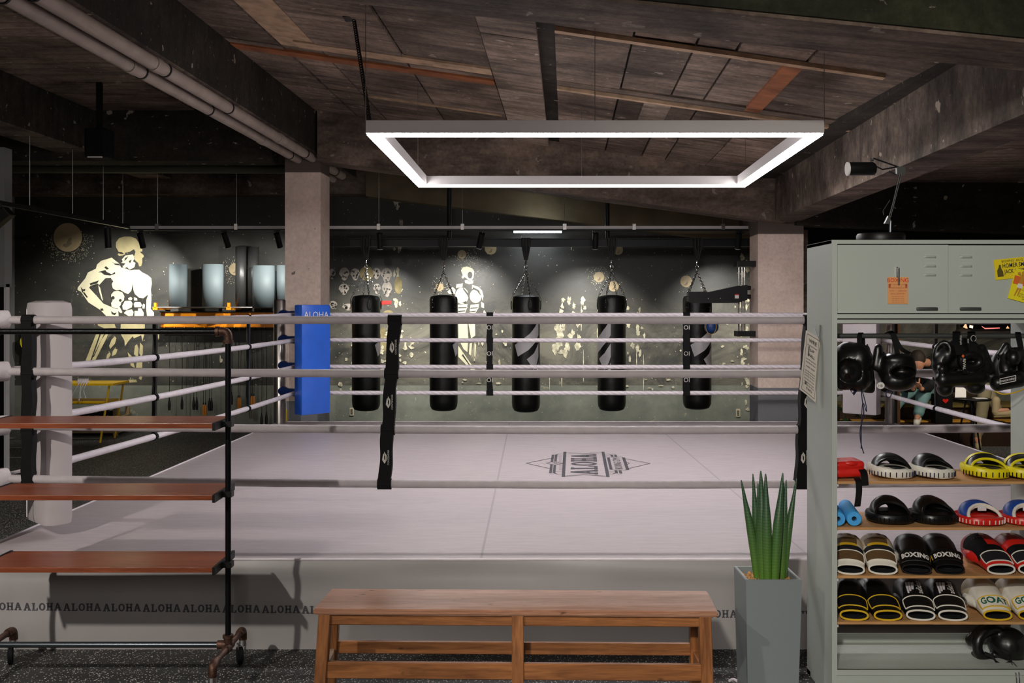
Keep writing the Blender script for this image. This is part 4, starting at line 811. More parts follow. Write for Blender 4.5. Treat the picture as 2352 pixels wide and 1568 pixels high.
def door(x0,x1,yo,lx,hx):
    dd=obj('door',bx((x0,yo,zz(719)),(x1,yo+.012,zz(562)),.001),m_cab,t)
    for yy in (590,611,631.5):
        c=Vector(((lx-CX)/F*Y0,yo,zz(yy))); bm=nb(); patch(bm,lambda u,v:Vector((c.x-.026+.052*u,yo-.008*max(0,math.sin(PI*v))**.8*min(1,min(u,1-u)*6),c.z-.005+.011*v)),0,1,0,1,14,6); obj('louvre',bm,m_cab,dd,smooth=True)
    c=Vector(((hx-CX)/F*Y0,yo,zz(709))); bm=nb(); hn=obj('handle',box(nb(),(c.x-.044,yo-.008,c.z-.0075),(c.x+.044,yo+.001,c.z+.0065),.005),m_hand,dd,smooth=True)
    return dd
door(X0+.022,xd,Y0+.006,2137,2130); door(xd-.03,X1-.022,Y0+.018,2223,2233)
# fix: right door overlaps behind left door
rail=obj('hanging_rail',tb([(X0+.016,4.25,1.487),(X1-.016,4.25,1.487)],.0105,12),m_hand,t,smooth=True)
SZ=[.898,.71,.513,.325]
for zz_ in SZ:
    obj('shelf_board',bx((X0+.017,Y0+.012,zz_-.011),(1.72,Y1-.02,zz_)),m_ply,t); obj('shelf_board',bx((1.7205,Y0+.012,zz_-.0115),(X1-.017,Y1-.02,zz_-.0005)),m_ply,t)
    for x in (X0+.0165,X1-.0295): obj('shelf_support',bx((x,Y0+.004,zz_-.02),(x+.013,Y1-.01,zz_-.0115)),m_alu,t)
obj('bottom_shelf',bx((X0+.016,Y0,.122),(X1-.016,Y1,.134)),m_cab,t); obj('bottom_front',bx((X0+.016,Y0-.004,.02),(X1-.016,Y0+.004,.128)),m_cab,t); obj('bottom_lip',bx((X0+.016,Y0-.008,.112),(X1-.016,Y0+.01,.134),.002),m_cab,t); obj('back_lip',bx((X0+.016,Y1-.01,.134),(X1-.016,Y1-.004,.174)),m_cab,t)
obj('foot',bx((X0,Y1-.05,0),(X0+.02,Y1,.02)),m_blk,t)
# posters on the doors
def card(name,label,o,xv,yv,w_,h_,mat,th=.0015):
    t_=thing(name,label,'poster',o); f=plane_fn(o,xv,yv); n=Vector(xv).cross(Vector(yv)).normalized(); q=[f(a*w_/2,b*h_/2) for a,b in ((-1,-1),(1,-1),(1,1),(-1,1))]
    obj('paper',hexa(nb(),q,[p+n*th for p in q]),mat,t_); g=lambda a,b:f(a,b)+n*(th+.0006); return t_,g,n
def rectp(a,b,w_,h_): return [(a-w_/2,b-h_/2),(a+w_/2,b-h_/2),(a+w_/2,b+h_/2),(a-w_/2,b+h_/2)]
pm=(Y0+.004)/F; o=Vector(((2062-CX)*pm,Y0+.004,H-(667-HY)*pm))
t,g,n=card('boxing_poster','small orange boxing poster clipped on the left cabinet door',o,(1,0,0),(0,0,1),.083,.109,M('orange poster paper',C(222,158,100),.7))
txt('BOXING',.023,m_red,lambda a,b:g(a,b+.041),t,name='headline'); mr=M('brick red print',C(176,84,56),.7)
txt('FRI NIGHT GUARD',.0085,mr,lambda a,b:g(a,b+.024),t); txt('WEDNESDAY',.010,mr,lambda a,b:g(a,b+.011),t); txt('TOM  --  GIBBONS',.0085,mr,lambda a,b:g(a,b-.002),t); txt('JACK DEMPSEY',.009,mr,lambda a,b:g(a,b-.013),t)
for k in range(4): txt('main event ten rounds',.0055,mr,lambda a,b:g(a,b-.024-k*.0075),t)
bm=nb(); flat(bm,rectp(-.034,.018,.008,.016),g); flat(bm,rectp(.034,.018,.008,.016),g); obj('print_block',bm,mr,t)
tc=thing('magnet_clip','slim steel magnet clip holding the orange boxing poster','clip',Vector(((2063-CX)*pm,Y0-.0,H-(652-HY)*pm)))
bm=nb(); cx=(2062-CX)*pm; ztp=H-(615-HY)*pm; zbt=H-(654-HY)*pm; box(bm,(cx-.002,Y0-.006,zbt),(cx+.004,Y0-.0015,ztp),.001); obj('clip_arm',bm,m_hand,tc); obj('clip_back',bx((cx-.007,Y0-.001,zbt+.03),(cx-.001,Y0+.005,ztp+.004),.001),m_chrome,tc)
yp=Y0+.0155; pm2=yp/F; a=R(6); o=Vector(((2323-CX)*pm2,yp,H-(616-HY)*pm2)); m_yp=M('yellow poster paper',C(226,204,20),.7)
t,g,n=card('boxing_poster','yellow landscape fight poster on the right cabinet door, partly covered',o,(math.cos(a),0,math.sin(a)),(-math.sin(a),0,math.cos(a)),.138,.083,m_yp)
txt('BOXING  AUG. 3',.0135,m_printd,lambda x,y:g(x+.012,y+.031),t); txt('HOMER SMITH',.021,m_printd,lambda x,y:g(x*.86+.022,y*1.2+.012),t,offset=.0003); txt('JACK DEMPSEY',.019,m_printd,lambda x,y:g(x*.86+.024,y*1.2-.012),t,offset=.0003)
bm=nb(); flat(bm,[(-.06,-.03),(-.035,-.03),(-.036,-.01),(-.042,.004),(-.043,.018),(-.05,.02),(-.053,.008),(-.06,-.004)],g); obj('boxer_print',bm,M('dark print',C(84,76,16),.7),t)
a=R(-15); o=Vector(((2349-CX)*pm2,yp-.004,H-(657-HY)*pm2)); t,g,n=card('boxing_poster','yellow upright fight poster with a red boxer, tilted over the landscape one',o,(math.cos(a),0,math.sin(a)),(-math.sin(a),0,math.cos(a)),.098,.128,M('bright yellow poster paper',C(232,218,24),.7))
bm=nb(); flat(bm,[(-.045,-.0),(.045,0),(.045,.035),(-.045,.035)],g); obj('orange_band',bm,M('orange print',C(214,104,34),.7),t)
g3=lambda x,y:g(x,y)+n*.0008
bm=nb(); flat(bm,ell(-.014,.05,.007,.009),g3); flat(bm,ell(-.03,.045,.007,.007),g3); flat(bm,[(-.03,.04),(-.02,.036),(-.022,.005),(-.006,.005),(-.008,.036),(.004,.03),(.006,.036),(-.004,.042),(-.024,.042)],g3); flat(bm,[(-.023,-.012),(-.014,-.012),(-.024,-.048),(-.029,-.048)],g3); flat(bm,[(-.013,-.012),(-.005,-.012),(-.012,-.045),(-.017,-.045)],g3); obj('boxer_print',bm,M('ochre skin print',C(190,140,40),.7),t)
bm=nb(); flat(bm,[(-.024,.006),(-.005,.006),(-.003,-.012),(-.026,-.012)],lambda x,y:g(x,y)+n*.0016); obj('shorts_print',bm,m_whiteprint,t)
for k,s in enumerate(('FRANKIE','CALDWELL','VS','TEN ROUNDS','BOXING CLUB','ARENA')): txt(s,.0095,m_printd,lambda x,y:g(x+.022,y-.008-k*.009),t)
# paper on the side panel
t=thing('wrestling_poster','pale paper wrestling poster curling off the cabinet side, hung from a clip','poster',P(1868,830,4.26))
TL,TR,BR,BL=P(1851,758,4.31),P(1884,778,4.225),P(1873,924,4.235),P(1836,894,4.32)
def pf(u,v): # u 0..1 left-right, v 0..1 top-bottom
    p=TL.lerp(TR,u).lerp(BL.lerp(BR,u),v); return p+Vector((.0,-.012*math.sin(PI*u),0))*(.4+.8*v)
obj('paper',patch(nb(),pf,0,1,0,1,10,12),M('cream poster paper',C(200,194,182),.7),t,smooth=True)
obj('folded_edge',patch(nb(),lambda u,v:pf(1,v)+Vector((-.012*(u)*math.sin(PI*(.1+v*.85)),-.02*u,-.004)),0,1,0,1,4,12),M('cream poster paper',C(200,194,182),.7),t,smooth=True)
gf=lambda a,b: pf(a,b)+Vector((-.001,-.003,0))
for s,zy,sz in (('WRE',.13,.20),('SAP',.27,.14),('PALL',.36,.15),('KARL HOST',.55,.085),('TWO',.90,.13)): txt(s,1,m_printd,lambda a,b:gf(.52+a*sz*1.25,zy-b*sz*.42),t,offset=.02)
for k,zy in enumerate((.2,.43,.48,.62,.66,.70,.75,.8,.84)): txt('saturday ten bouts',1,m_printd,lambda a,b:gf(.5+a*.085,zy-b*.04),t)
bm=nb(); flat(bm,rectp(.3,.3,.07,.16),gf); flat(bm,rectp(.3,.82,.08,.05),gf); obj('print_block',bm,m_print,t)
bm=nb()
for a,b in (((.12,.045),(.92,.045)),((.92,.045),(.9,.96)),((.9,.96),(.12,.96)),((.12,.96),(.12,.045))):
    for k in range(8):
        p=Vector((*a,0)).lerp(Vector((*b,0)),k/8); q=Vector((*a,0)).lerp(Vector((*b,0)),(k+1)/8); nn=Vector((q.y-p.y,p.x-q.x,0)).normalized()*.008*(1 if abs(q.x-p.x)>abs(q.y-p.y) else 2.4); flat(bm,[(p.x,p.y),(q.x,q.y),(q.x+nn.x,q.y+nn.y),(p.x+nn.x,p.y+nn.y)],gf)
obj('print_border',bm,m_print,t)
t=thing('magnet_clip','slim grey clip on the cabinet side holding the wrestling poster','clip',P(1884,762,4.22)); a=P(1885,746,4.22); b=P(1884,784,4.22); obj('clip_arm',tb([Vector((X0-.004,a.y,a.z)),Vector((X0-.006,b.y,b.z))],.0035,8),m_hand,t); obj('clip_arm',tb([P(1869,750,4.3),P(1881,776,4.225)],.0018,6),m_hand,t)
# desk lamp
LD=4.25; t=thing('desk_lamp','black swing arm desk lamp standing on the cabinet top','desk lamp',(P(2045,540,LD).x,LD,ZT_))
bxx=P(2023,540,LD).x; obj('lamp_base',lathe(nb(),[(0,ZT_),(.097,ZT_),(.099,ZT_+.006),(.099,ZT_+.03),(.094,ZT_+.038),(0,ZT_+.04)],(bxx,LD,0),36),m_blk,t,smooth=True)
lp=lambda x,y,dy=0: P(1920+x*.14035,340+y*.14035,LD+dy)
obj('stem',tb([Vector((lp(890,1380).x,LD,ZT_+.03)),lp(897,1190)],.0055,10),m_iron2,t,smooth=True)
for dy in (-.008,.008): obj('lower_arm',tb([lp(870,1130,dy),lp(945,860,dy),lp(1045,430,dy)],.0032,8),m_blk,t); obj('lower_arm',tb([lp(895,1130,dy),lp(965,860,dy),lp(1085,400,dy)],.0026,8),m_blk,t)
obj('upper_arm',tb([lp(1040,315),lp(610,165)],.0032,8),m_blk,t); obj('upper_arm',tb([lp(985,310,.008),lp(765,350,.008),lp(625,285,.008)],.0032,8),m_blk,t); obj('upper_arm',tb([lp(985,440),lp(860,375)],.004,8),m_iron2,t)
bm=nb(); pol=[lp(*q) for q in ((985,310),(1095,300),(1135,330),(1120,440),(990,430))]; obj('joint_plate',hexa(bm,[p+Vector((0,-.009,0)) for p in pol],[p+Vector((0,.009,0)) for p in pol]),m_hand,t)
bm=nb(); pol=[lp(*q) for q in ((850,1110),(885,1170),(875,1240),(790,1235))]; obj('joint_plate',hexa(bm,[p+Vector((0,-.009,0)) for p in pol],[p+Vector((0,.009,0)) for p in pol]),m_hand,t)
obj('spring_bar',tb([lp(885,850),lp(770,1030),lp(785,1095)],.0026,8),m_blk,t)
a=lp(185,340); b=lp(640,335); s=obj('lamp_head',tb([a,lp(230,338),lp(600,338),b],[.0285,.0285,.0285,.022],20),m_blk,t,smooth=True); obj('head_rim',tb([lp(180,342),lp(205,341)],.0295,20,),m_alu,s); bm=nb(); ellip(bm,lp(570,185),(.006,)*3,seg=8); ellip(bm,lp(620,340,-.02),(.005,)*3,seg=8); ellip(bm,lp(628,430),(.005,)*3,seg=8); ellip(bm,lp(590,200),(.009,.009,.005),seg=8); obj('screw',bm,m_hand,s)
# ================================================================ GEAR ON THE CABINET SHELVES
GR=[(0,.055,.020),(.04,.058,.032),(.08,.060,.043),(.12,.063,.050),(.17,.067,.058),(.22,.068,.060),(.255,.062,.055),(.277,.048,.040),(.288,.014,.014)]
def gS(th,y,off=0):
    y=max(0,min(.288,y))
    for (a,b) in zip(GR,GR[1:]):
        if y<=b[0]:
            k=(y-a[0])/(b[0]-a[0]); A=a[1]+(b[1]-a[1])*k; B=a[2]+(b[2]-a[2])*k; break
    c,s=math.cos(th),math.sin(th); c=math.copysign(abs(c)**.85,c); s=math.copysign(abs(s)**.85,s)
    return Vector(((A+off)*c,y,B+(B+off)*s))
def glove(label,loc,rotz,body,cuff,trim,group,strap=None,wrist=None,extra=None,side=1):
    t=thing('boxing_glove',label,'boxing glove',loc,rotz,group)
    def loft(y0,y1,n,off,cap):
        bm=nb(); g=[[bm.verts.new(gS(2*PI*q/24,y0+(y1-y0)*i/n,off)) for q in range(24)] for i in range(n+1)]
        for a,b in zip(g,g[1:]):
            for q in range(24): bm.faces.new((a[q],a[(q+1)%24],b[(q+1)%24],b[q]))
        if cap: bm.faces.new(g[-1])
        return bm
    obj('hand_pad',loft(.075,.288,16,0,True),body,t,world=False,smooth=True)
    c=obj('cuff',loft(.0,.085,6,.0015,False),cuff,t,world=False,smooth=True)
    obj('lining',loft(.002,.06,4,-.006,True),m_int,c,world=False,smooth=True)
    bm=nb(); tube(bm,[gS(2*PI*q/28,.001,-.001) for q in range(28)],.0042,6,closed=True); bm2=bm; obj('cuff_trim',bm,trim,c,world=False,smooth=True)
    bm=nb(); capsule(bm,(side*.048,.09,.038),(side*.066,.135,.042),.020,.023); capsule(bm,(side*.066,.135,.042),(side*.058,.19,.040),.023,.020); blob('thumb',bm,body,t,voxel=.006,smooth=3,world=False)
    if wrist: obj('wrist_panel',patch(nb(),lambda u,v:gS(R(20+140*u),.05+.06*v,.0022),0,1,0,1,12,4),wrist,t,world=False,smooth=True)
    sm=strap or cuff; r0,r1=(28,158) if side>0 else (22,152)
    fs=lambda u,v:gS(R(r0+(r1-r0)*u),.018+.05*v+(.004 if side>0 else -.004)*u,.0045)
    st=obj('wrist_strap',patch(nb(),fs,0,1,0,1,14,5),sm,t,world=False,smooth=True)
    ed=[fs(u/10,0) for u in range(11)]+[fs(1.03,v/4) for v in range(1,4)]+[fs(1-u/10,1) for u in range(11)]+[fs(-.03,1-v/4) for v in range(1,4)]
    obj('strap_trim',tb(ed,.0028,6,closed=True),trim,st,world=False,smooth=True)
    if extra: extra(t,st,c)
    return t
def gpx(px,y,zs_): # x from pixel at cuff
    return Vector(((px-CX)/F*y,y,zs_+.002))
def stxt(s,size,y,mat,off=.0055,a0=90,xs=1.0,flip=False):
    def go(t,st,c): txt(s,size,mat,lambda a,b:gS(R(a0)-a/.062,y+b*1.1,off),st,world=False,xs=xs,offset=.0012)
    return go
def stripes(mat,y0,y1,n=3,a0=60,da=18,slant=10,w_=9):
    def go(t,*_):
        for k in range(n): obj('stripe',patch(nb(),lambda u,v:gS(R(a0+k*da+w_*u+slant*v),y0+(y1-y0)*v,.0018),0,1,0,1,3,6),mat,t,world=False,smooth=True)
    return go
def cap_(mat,y0,y1,a0=-10,a1=190):
    def go(t,*_): obj('top_panel',patch(nb(),lambda u,v:gS(R(a0+(a1-a0)*u),y0+(y1-y0)*v,.0012),0,1,0,1,18,6),mat,t,world=False,smooth=True)
    return go
def both(*f):
    def go(*a): 
        for q in f: q(*a)
    return go
y3=4.105; z3=SZ[2]; z4=SZ[3]
wb_=both(cap_(m_cream,.13,.275),stripes(m_brown,.19,.268,3,52,24,6,12),lambda t,*_:obj('brown_panel',patch(nb(),lambda u,v:gS(R(60+80*u),.115+.05*v,.0026),0,1,0,1,8,4),m_brown,t,world=False,smooth=True),lambda t,*_:obj('yellow_panel',patch(nb(),lambda u,v:gS(R(60+70*u),.105+.018*v,.0030),0,1,0,1,8,2),m_gold,t,world=False,smooth=True))
glove('white and brown striped glove leftmost on the third shelf',gpx(1953,y3,z3),R(-14),m_wht,m_wht,m_wht,'white and brown gloves',m_brown,m_int,wb_,1)
glove('white and brown striped glove with a dark open cuff, right of its twin',gpx(2028,y3,z3),R(-12),m_wht,m_wht,m_wht,'white and brown gloves',m_brown,m_int,wb_,1)
tab=lambda s:(lambda t,st,c:obj('gold_tab',patch(nb(),lambda u,v:gS(R((22 if s>0 else 152)+6*u),.03+.03*v,.0062),0,1,0,1,2,2),m_gold,st,world=False))
glove('all black glove with white BOXING lettering on its cuff, lying straight',gpx(2105,y3,z3),R(-15),m_leather,m_leather,m_leather,'black lettered gloves',None,None,both(stxt('BOXING',.030,.042,m_whiteprint),tab(1)),-1)
glove('black glove with white BOXING lettering, turned leaning right',gpx(2182,y3+.005,z3),R(-9),m_leather,m_leather,m_leather,'black lettered gloves',None,None,both(stxt('BOXING',.029,.042,m_whiteprint),tab(-1)),1)
rb=both(cap_(m_dred,.15,.28),stripes(m_cream,.19,.262,3,62,22,-8,11))
glove('bright red glove with dark red top and white edged cuff',gpx(2300,y3,z3),R(-2),m_red,m_red,m_wht,'red gloves',m_int,m_black,both(rb,lambda t,*_:obj('palm_panel',patch(nb(),lambda u,v:gS(R(95+85*u),.06+.15*v,.0022),0,1,0,1,8,6),m_black,t,world=False,smooth=True)),-1)
glove('bright red glove cut off at the right edge of the picture',gpx(2372,y3,z3),R(-4),m_red,m_red,m_wht,'red gloves',m_int,m_black,rb,-1)
glove('black glove with gold piping leftmost on the lowest glove shelf',gpx(1962,y3,z4),R(-10),m_leather,m_leather,m_gold,'black gloves with gold piping',m_black,None,None,1)
glove('black glove with gold piping and a curled cuff, right of its twin',gpx(2040,y3-.003,z4),R(-3),m_leather,m_leather,m_gold,'black gloves with gold piping',m_black,None,None,1)
def logo3(t,st,c):
    # three slanted bars and the word beside them, read sideways
    for k in range(3):
        obj('logo_bar',patch(nb(),lambda u,v:gS(R(118-(6+k*2)*0-u*7-k*9-v*5),.085+.022*k*0+.010*k+(.075-.012*k)*v,.0025),0,1,0,1,2,5),m_lgrey,t,world=False)
    txt('adidas',.034,m_whiteprint,lambda a,b:gS(R(76)+b/.066,.125+a,.0025),t,world=False,offset=.0004)
glove('black glove with white piping and a sideways three bar logo, left of its twin',gpx(2115,y3,z4),R(-10),m_leather_s,m_leather_s,m_wht,'black gloves with white piping',None,None,logo3,-1)
glove('black glove with white piping and three bar logo, right of its twin',gpx(2189,y3-.004,z4),R(-10),m_leather_s,m_leather_s,m_wht,'black gloves with white piping',None,None,logo3,1)
m_green=M('green print',C(18,96,74),.5)
gt=both(cap_(m_cream,.15,.28),stxt('GOAT',.038,.043,m_green),lambda t,st,c:txt('GOAT',.026,m_brown,lambda a,b:gS(R(90)-a/.066,.215+b,.003),t,world=False))
glove('white glove with green GOAT lettering and gold cuff edge, whole in view',gpx(2292,y3,z4),R(-6),m_wht,m_wht,m_gold,'white gloves with green lettering',m_wht,None,gt,-1)
glove('white glove with gold cuff edge cut off at the right edge of the picture',gpx(2372,y3,z4),R(-6),m_wht,m_wht,m_gold,'white gloves with green lettering',m_wht,None,gt,-1)
# focus mitts
MR=[(-.062,.070,.040),(-.03,.078,.055),(.02,.076,.058),(.06,.058,.045),(.088,.028,.022)]
def mitt(label,loc,rotz,rim,shell,trim,group,lace,tilt=0,sx=1.0,hz=1.0,stripe=None,inner=None,base_h=.040):
    t=thing('focus_mitt',label,'focus mitt',loc,rotz,group); bm=nb(); n=36; prof=[(.80,0),(.95,.004),(1.0,.014),(1.0,base_h-.010),(.95,base_h-.001),(.80,base_h)]
    g=[]
    for k,zz_ in prof:
        ring_=[]
        for q in range(n):
            a=2*PI*q/n; x=.092*sx*k*math.copysign(abs(math.cos(a))**.8,math.cos(a)); y=.098*k*math.copysign(abs(math.sin(a))**.8,math.sin(a)); ring_.append(bm.verts.new((x,y,zz_+.018*max(0,(abs(x)/.09)**2)*0+tilt*max(0,-x/.09)*.012)))
        g.append(ring_)
    for a,b in zip(g,g[1:]):
        for q in range(n): bm.faces.new((a[q],a[(q+1)%n],b[(q+1)%n],b[q]))
    bm.faces.new(g[0][::-1]); bm.faces.new(g[-1]); obj('strike_pad',bm,rim,t,world=False,smooth=True)
    def S(th,y,off=0):
        for (a,b) in zip(MR,MR[1:]):
            if y<=b[0]+1e-9:
                k=(y-a[0])/(b[0]-a[0]); A=(a[1]+(b[1]-a[1])*k)*sx; B=(a[2]+(b[2]-a[2])*k)*hz; break
        return Vector(((A+off)*math.cos(th),y-.02*math.sin(th)*(0),base_h-.004+(B+off)*math.sin(th)))
    fS=lambda off:(lambda u,v:S(PI*u,-.062+.15*v,off)+Vector((0,.045*math.sin(PI*u)*(1-v),0)))
    sh=obj('hand_cover',patch(nb(),fS(0),0,1,0,1,20,8),shell,t,world=False,smooth=True); obj('lining',patch(nb(),fS(-.006),0,1,0,1,20,8),m_int,sh,world=False,smooth=True)
    obj('cover_trim',tb([fS(-.002)(u/16,0) for u in range(17)],.0055,8),trim,sh,world=False,smooth=True)
    if stripe: obj('cover_stripe',patch(nb(),fS(.0022),0,1,.28,.5,20,3),stripe,sh,world=False,smooth=True)
    obj('palm_pad',ellip(nb(),(0,-.035,base_h-.004),(.058*sx,.045,.012)),inner or m_leather_s,t,world=False,smooth=True)
    bm=nb()
    for q in range(15):
        a=PI*1.08+PI*.84*q/14; x=.0945*sx*math.copysign(abs(math.cos(a))**.8,math.cos(a)); y=.1*math.copysign(abs(math.sin(a))**.8,math.sin(a)); tube(bm,[(x,y,base_h*.26),(x*1.003,y*1.003,base_h*.74)],.0022,5)
    obj('lacing',bm,lace,t,world=False,kind='stuff'); return t
y1=4.215
mitt('black focus mitt with white rim, left of its twin on the top shelf',gpx(2044,y1,SZ[0]),R(-6),m_wht,m_leather,m_leather,'black and white focus mitts',m_navy,1,.98)
mitt('black focus mitt with white rim and blue lacing, right of its twin',gpx(2137,y1-.01,SZ[0]),R(8),m_wht,m_leather,m_leather,'black and white focus mitts',m_navy,1,.92)
mitt('yellow and black focus mitt wholly in view on the top shelf',gpx(2262,y1,SZ[0]),R(-8),m_yel,m_leather,m_yel,'yellow focus mitts',m_black,1,1.02,1.0,m_yel)
mitt('yellow and black focus mitt cut off at the right edge of the picture',gpx(2352,4.19,SZ[0]),R(-8),m_yel,m_leather,m_yel,'yellow focus mitts',m_black,1,1.02,1.0,m_yel)
mitt('all black focus mitt on the second shelf beside the blue foam rolls',gpx(2041,y1,SZ[1]),R(-5),m_leather,m_leather,m_leather,'all black focus mitts',m_blk,0,1.0,1.15)
mitt('all black focus mitt on the second shelf beside the red and blue mitts',gpx(2140,y1,SZ[1]),R(6),m_leather,m_leather,m_leather,'all black focus mitts',m_blk,0,.98,1.15)
for px,lab in ((2247,'red and blue focus mitt with white arches, wholly in view'),(2350,'red and blue focus mitt cut off at the right edge of the picture')):
    t=mitt(lab,gpx(px,4.19,SZ[1]),R(0),m_red,m_lblue,m_wht,'red and blue focus mitts',m_wht,0,1.0,1.0,None,m_red,.034)
    f=lambda u,v:Vector((.085*math.cos(PI*u)*1.0,-.06+.05*math.sin(PI*u)+.02*v,.034+.055*math.sin(PI*u)))
    obj('white_arch',tb([Vector((.066*math.cos(PI*k/12),-.062+.045*math.sin(PI*k/12),.03+.046*math.sin(PI*k/12))) for k in range(13)],.0065,8),m_wht,t,world=False,smooth=True)
    bm=box(nb(),(-.018,-.035,.052),(.018,-.030,.070),.002); obj('care_label',bm,m_lgrey,t,world=False)
# foam rolls
for px,r_,lab in ((1925,.0295,'light blue foam roll leftmost on the second shelf'),(1962,.030,'light blue foam roll beside the black mitts')):
    t=thing('foam_roll',lab,'foam roll',gpx(px,4.105,SZ[1]),group='light blue foam rolls'); prof=[(.010,0),(r_-.002,0),(r_,.003),(r_,.262),(r_-.002,.265),(.010,.265),(.010,0)]
    obj('foam_tube',lathe(nb(),prof,(0,0,0),24,Matrix.Translation((0,0,r_))@Matrix.Rotation(R(-11),4,'Z')@Matrix.Rotation(R(-90),4,'X')),m_foam,t,world=False,smooth=True)
    obj('inner_core',lathe(nb(),[(.0101,.02),(0,.02)],(0,0,0),16,Matrix.Translation((0,0,r_))@Matrix.Rotation(R(-11),4,'Z')@Matrix.Rotation(R(-90),4,'X')),m_int,t,world=False)
# red pads with straps
t=thing('red_training_pad','glossy red training pads with black straps hanging over the shelf edge','training pad',gpx(1945,4.2,SZ[0]))
bm=nb(); zz_=SZ[0]
for (xa,xb,z_,r) in ((1900,1972,.055,.018),(1905,1976,.022,.018)):
    for dy in (-.05,-.02,.01,.04): a=gpx(xa,4.16,zz_+z_); b=gpx(xb,4.16,zz_+z_+.004); a.y=b.y=4.19+dy; a.x=max(a.x,X0+.04); capsule(bm,a,b,r)
blob('pad_body',bm,m_red,t,voxel=.006,smooth=3)
def ribbon(bm,pts,wv,th=.0015):
    pts=[Vector(p) for p in pts]; wv=Vector(wv); r=[]
    for i,p in enumerate(pts):
        d=(pts[min(i+1,len(pts)-1)]-pts[max(i-1,0)]).normalized(); n=d.cross(wv).normalized()*th; r.append([bm.verts.new(q) for q in (p-wv+n,p+wv+n,p+wv-n,p-wv-n)])
    for a,b in zip(r,r[1:]):
        for q in range(4): bm.faces.new((a[q],a[(q+1)%4],b[(q+1)%4],b[q]))
    bm.faces.new(r[0][::-1]); bm.faces.new(r[-1]); return bm
obj('strap',ribbon(nb(),catmull([P(1976,1075,4.15),P(1984,1084,4.10),P(1986,1100,4.075),P(1987,1115,4.072)],5),(.014,0,.001)),m_black,t); obj('strap',ribbon(nb(),catmull([P(1968,1098,4.12),P(1972,1106,4.08),P(1973,1130,4.068),P(1969,1163,4.066)],5),(.0125,0,.001)),m_black,t)
obj('front_bulge',ellip(nb(),P(1955,1064,4.13),(.03,.012,.012)),m_red,t,smooth=True)  # small red bulge on the front of the pads
# ---------------- headgear
HD=4.25
def hg(label,loc,cat='headgear',group='black headgear hanging on the rail'): return thing('headgear',label,cat,loc,group=group)
def V3(px,py,dy=0): return P(px,py,HD+dy)
ft=lambda lst:[Vector(p) for p in lst]
# 1
t=hg('black headgear leftmost on the rail, half behind the cabinet edge',V3(1960,845)); bm=nb(); c=V3(1952,842)
rot=(R(0),0,R(-25))
ellip(bm,c+Vector((-.002,0,.0)),(.082,.098,.108)); ellip(bm,c+Vector((.022,-.03,.03)),(.062,.070,.075)); ellip(bm,c+Vector((.02,-.03,-.045)),(.062,.070,.06)); capsule(bm,V3(1990,800,-.02),V3(2000,880,-.02),.016,.02); capsule(bm,V3(1930,888,-.03),V3(2000,893,-.02),.014,.02)
hollow('helmet_shell',bm,[(c+Vector((-.028,-.075,-.012)),(.048,.075,.05)),(c+Vector((0,.02,-.08)),(.045,.06,.06))],m_leather,t,.006,4)
obj('side_seam',tb(catmull([V3(1992,790,-.055),V3(1997,830,-.062),V3(2004,860,-.055),V3(2000,895,-.045)],5),.003,6),m_blk,t)
bm=nb(); ribbon(bm,catmull([V3(1975,800,-.03),V3(1974,775,-.02),V3(1977,764,0),V3(1981,775,.02),V3(1982,800,.03)],5),(.010,0,0)); obj('chin_strap',bm,m_black,t); bm=nb(); tube(bm,catmull([V3(1978,890,-.05),V3(1980,915,-.06),V3(1984,950,-.06),V3(1976,985,-.06),V3(1977,1015,-.06),V3(1984,1041,-.06)],6),.0022,6); tube(bm,catmull([V3(1980,895,-.05),V3(1989,930,-.06),V3(1990,945,-.06),V3(1982,925,-.06),V3(1979,960,-.06),V3(1978,1030,-.06)],6),.002,6); obj('lace',bm,m_navy,t)
obj('tape_spike',ribbon(nb(),[V3(1953,895,-.05),V3(1960,905,-.05),V3(1966,896,-.05)],(0,.008,.004)),m_navy,t)
# 2
t=hg('black headgear with an oval opening and a white patch, second on the rail',V3(2055,850)); bm=nb(); c=V3(2054,848)
ellip(bm,c,(.088,.10,.088)); ellip(bm,c+Vector((.0,-.045,-.045)),(.075,.055,.045)); ellip(bm,c+Vector((0,-.05,.04)),(.068,.045,.034)); capsule(bm,V3(2017,800,-.02),V3(2012,840,-.02),.018,.024); capsule(bm,V3(2017,798,0),V3(2030,820,0),.018,.02)
hollow('helmet_shell',bm,[(c+Vector((.004,-.08,-.006)),(.052,.06,.026)),(c+Vector((0,0,.08)),(.05,.06,.045))],m_leather,t,.006,3)
obj('opening_rim',tb([c+Vector((.004+.053*math.cos(a),-.083-.012*abs(math.sin(a)),-.006+.028*math.sin(a))) for a in [2*PI*k/28 for k in range(28)]],.0035,6,closed=True),m_leather,t,smooth=True)
bm=flat(nb(),ell(0,0,.017,.014,16)+[],lambda a,b:V3(2022,885,-.097)+Vector((a+.004*b,-.004+.1*a,b))); pt_=obj('white_patch',bm,m_whiteprint,t); txt('HB',.015,m_printd,lambda a,b:V3(2022,886,-.1)+Vector((a,-.002+.1*a,b)),pt_)
bm=nb(); ribbon(bm,catmull([V3(2062,812,-.05),V3(2056,790,-.03),V3(2050,766,-.016),V3(2040,762,0),V3(2030,768,.02)],5),(.009,0,.004)); ribbon(bm,catmull([V3(2054,768,-.014),V3(2070,800,-.04),V3(2090,812,-.03)],5),(.006,0,.006)); obj('chin_strap',bm,m_black,t)
obj('lace_loop',tb([V3(2041+6*math.cos(a),905+8*math.sin(a),-.05) for a in [2*PI*k/12 for k in range(12)]],.0022,6,closed=True),m_navy,t)
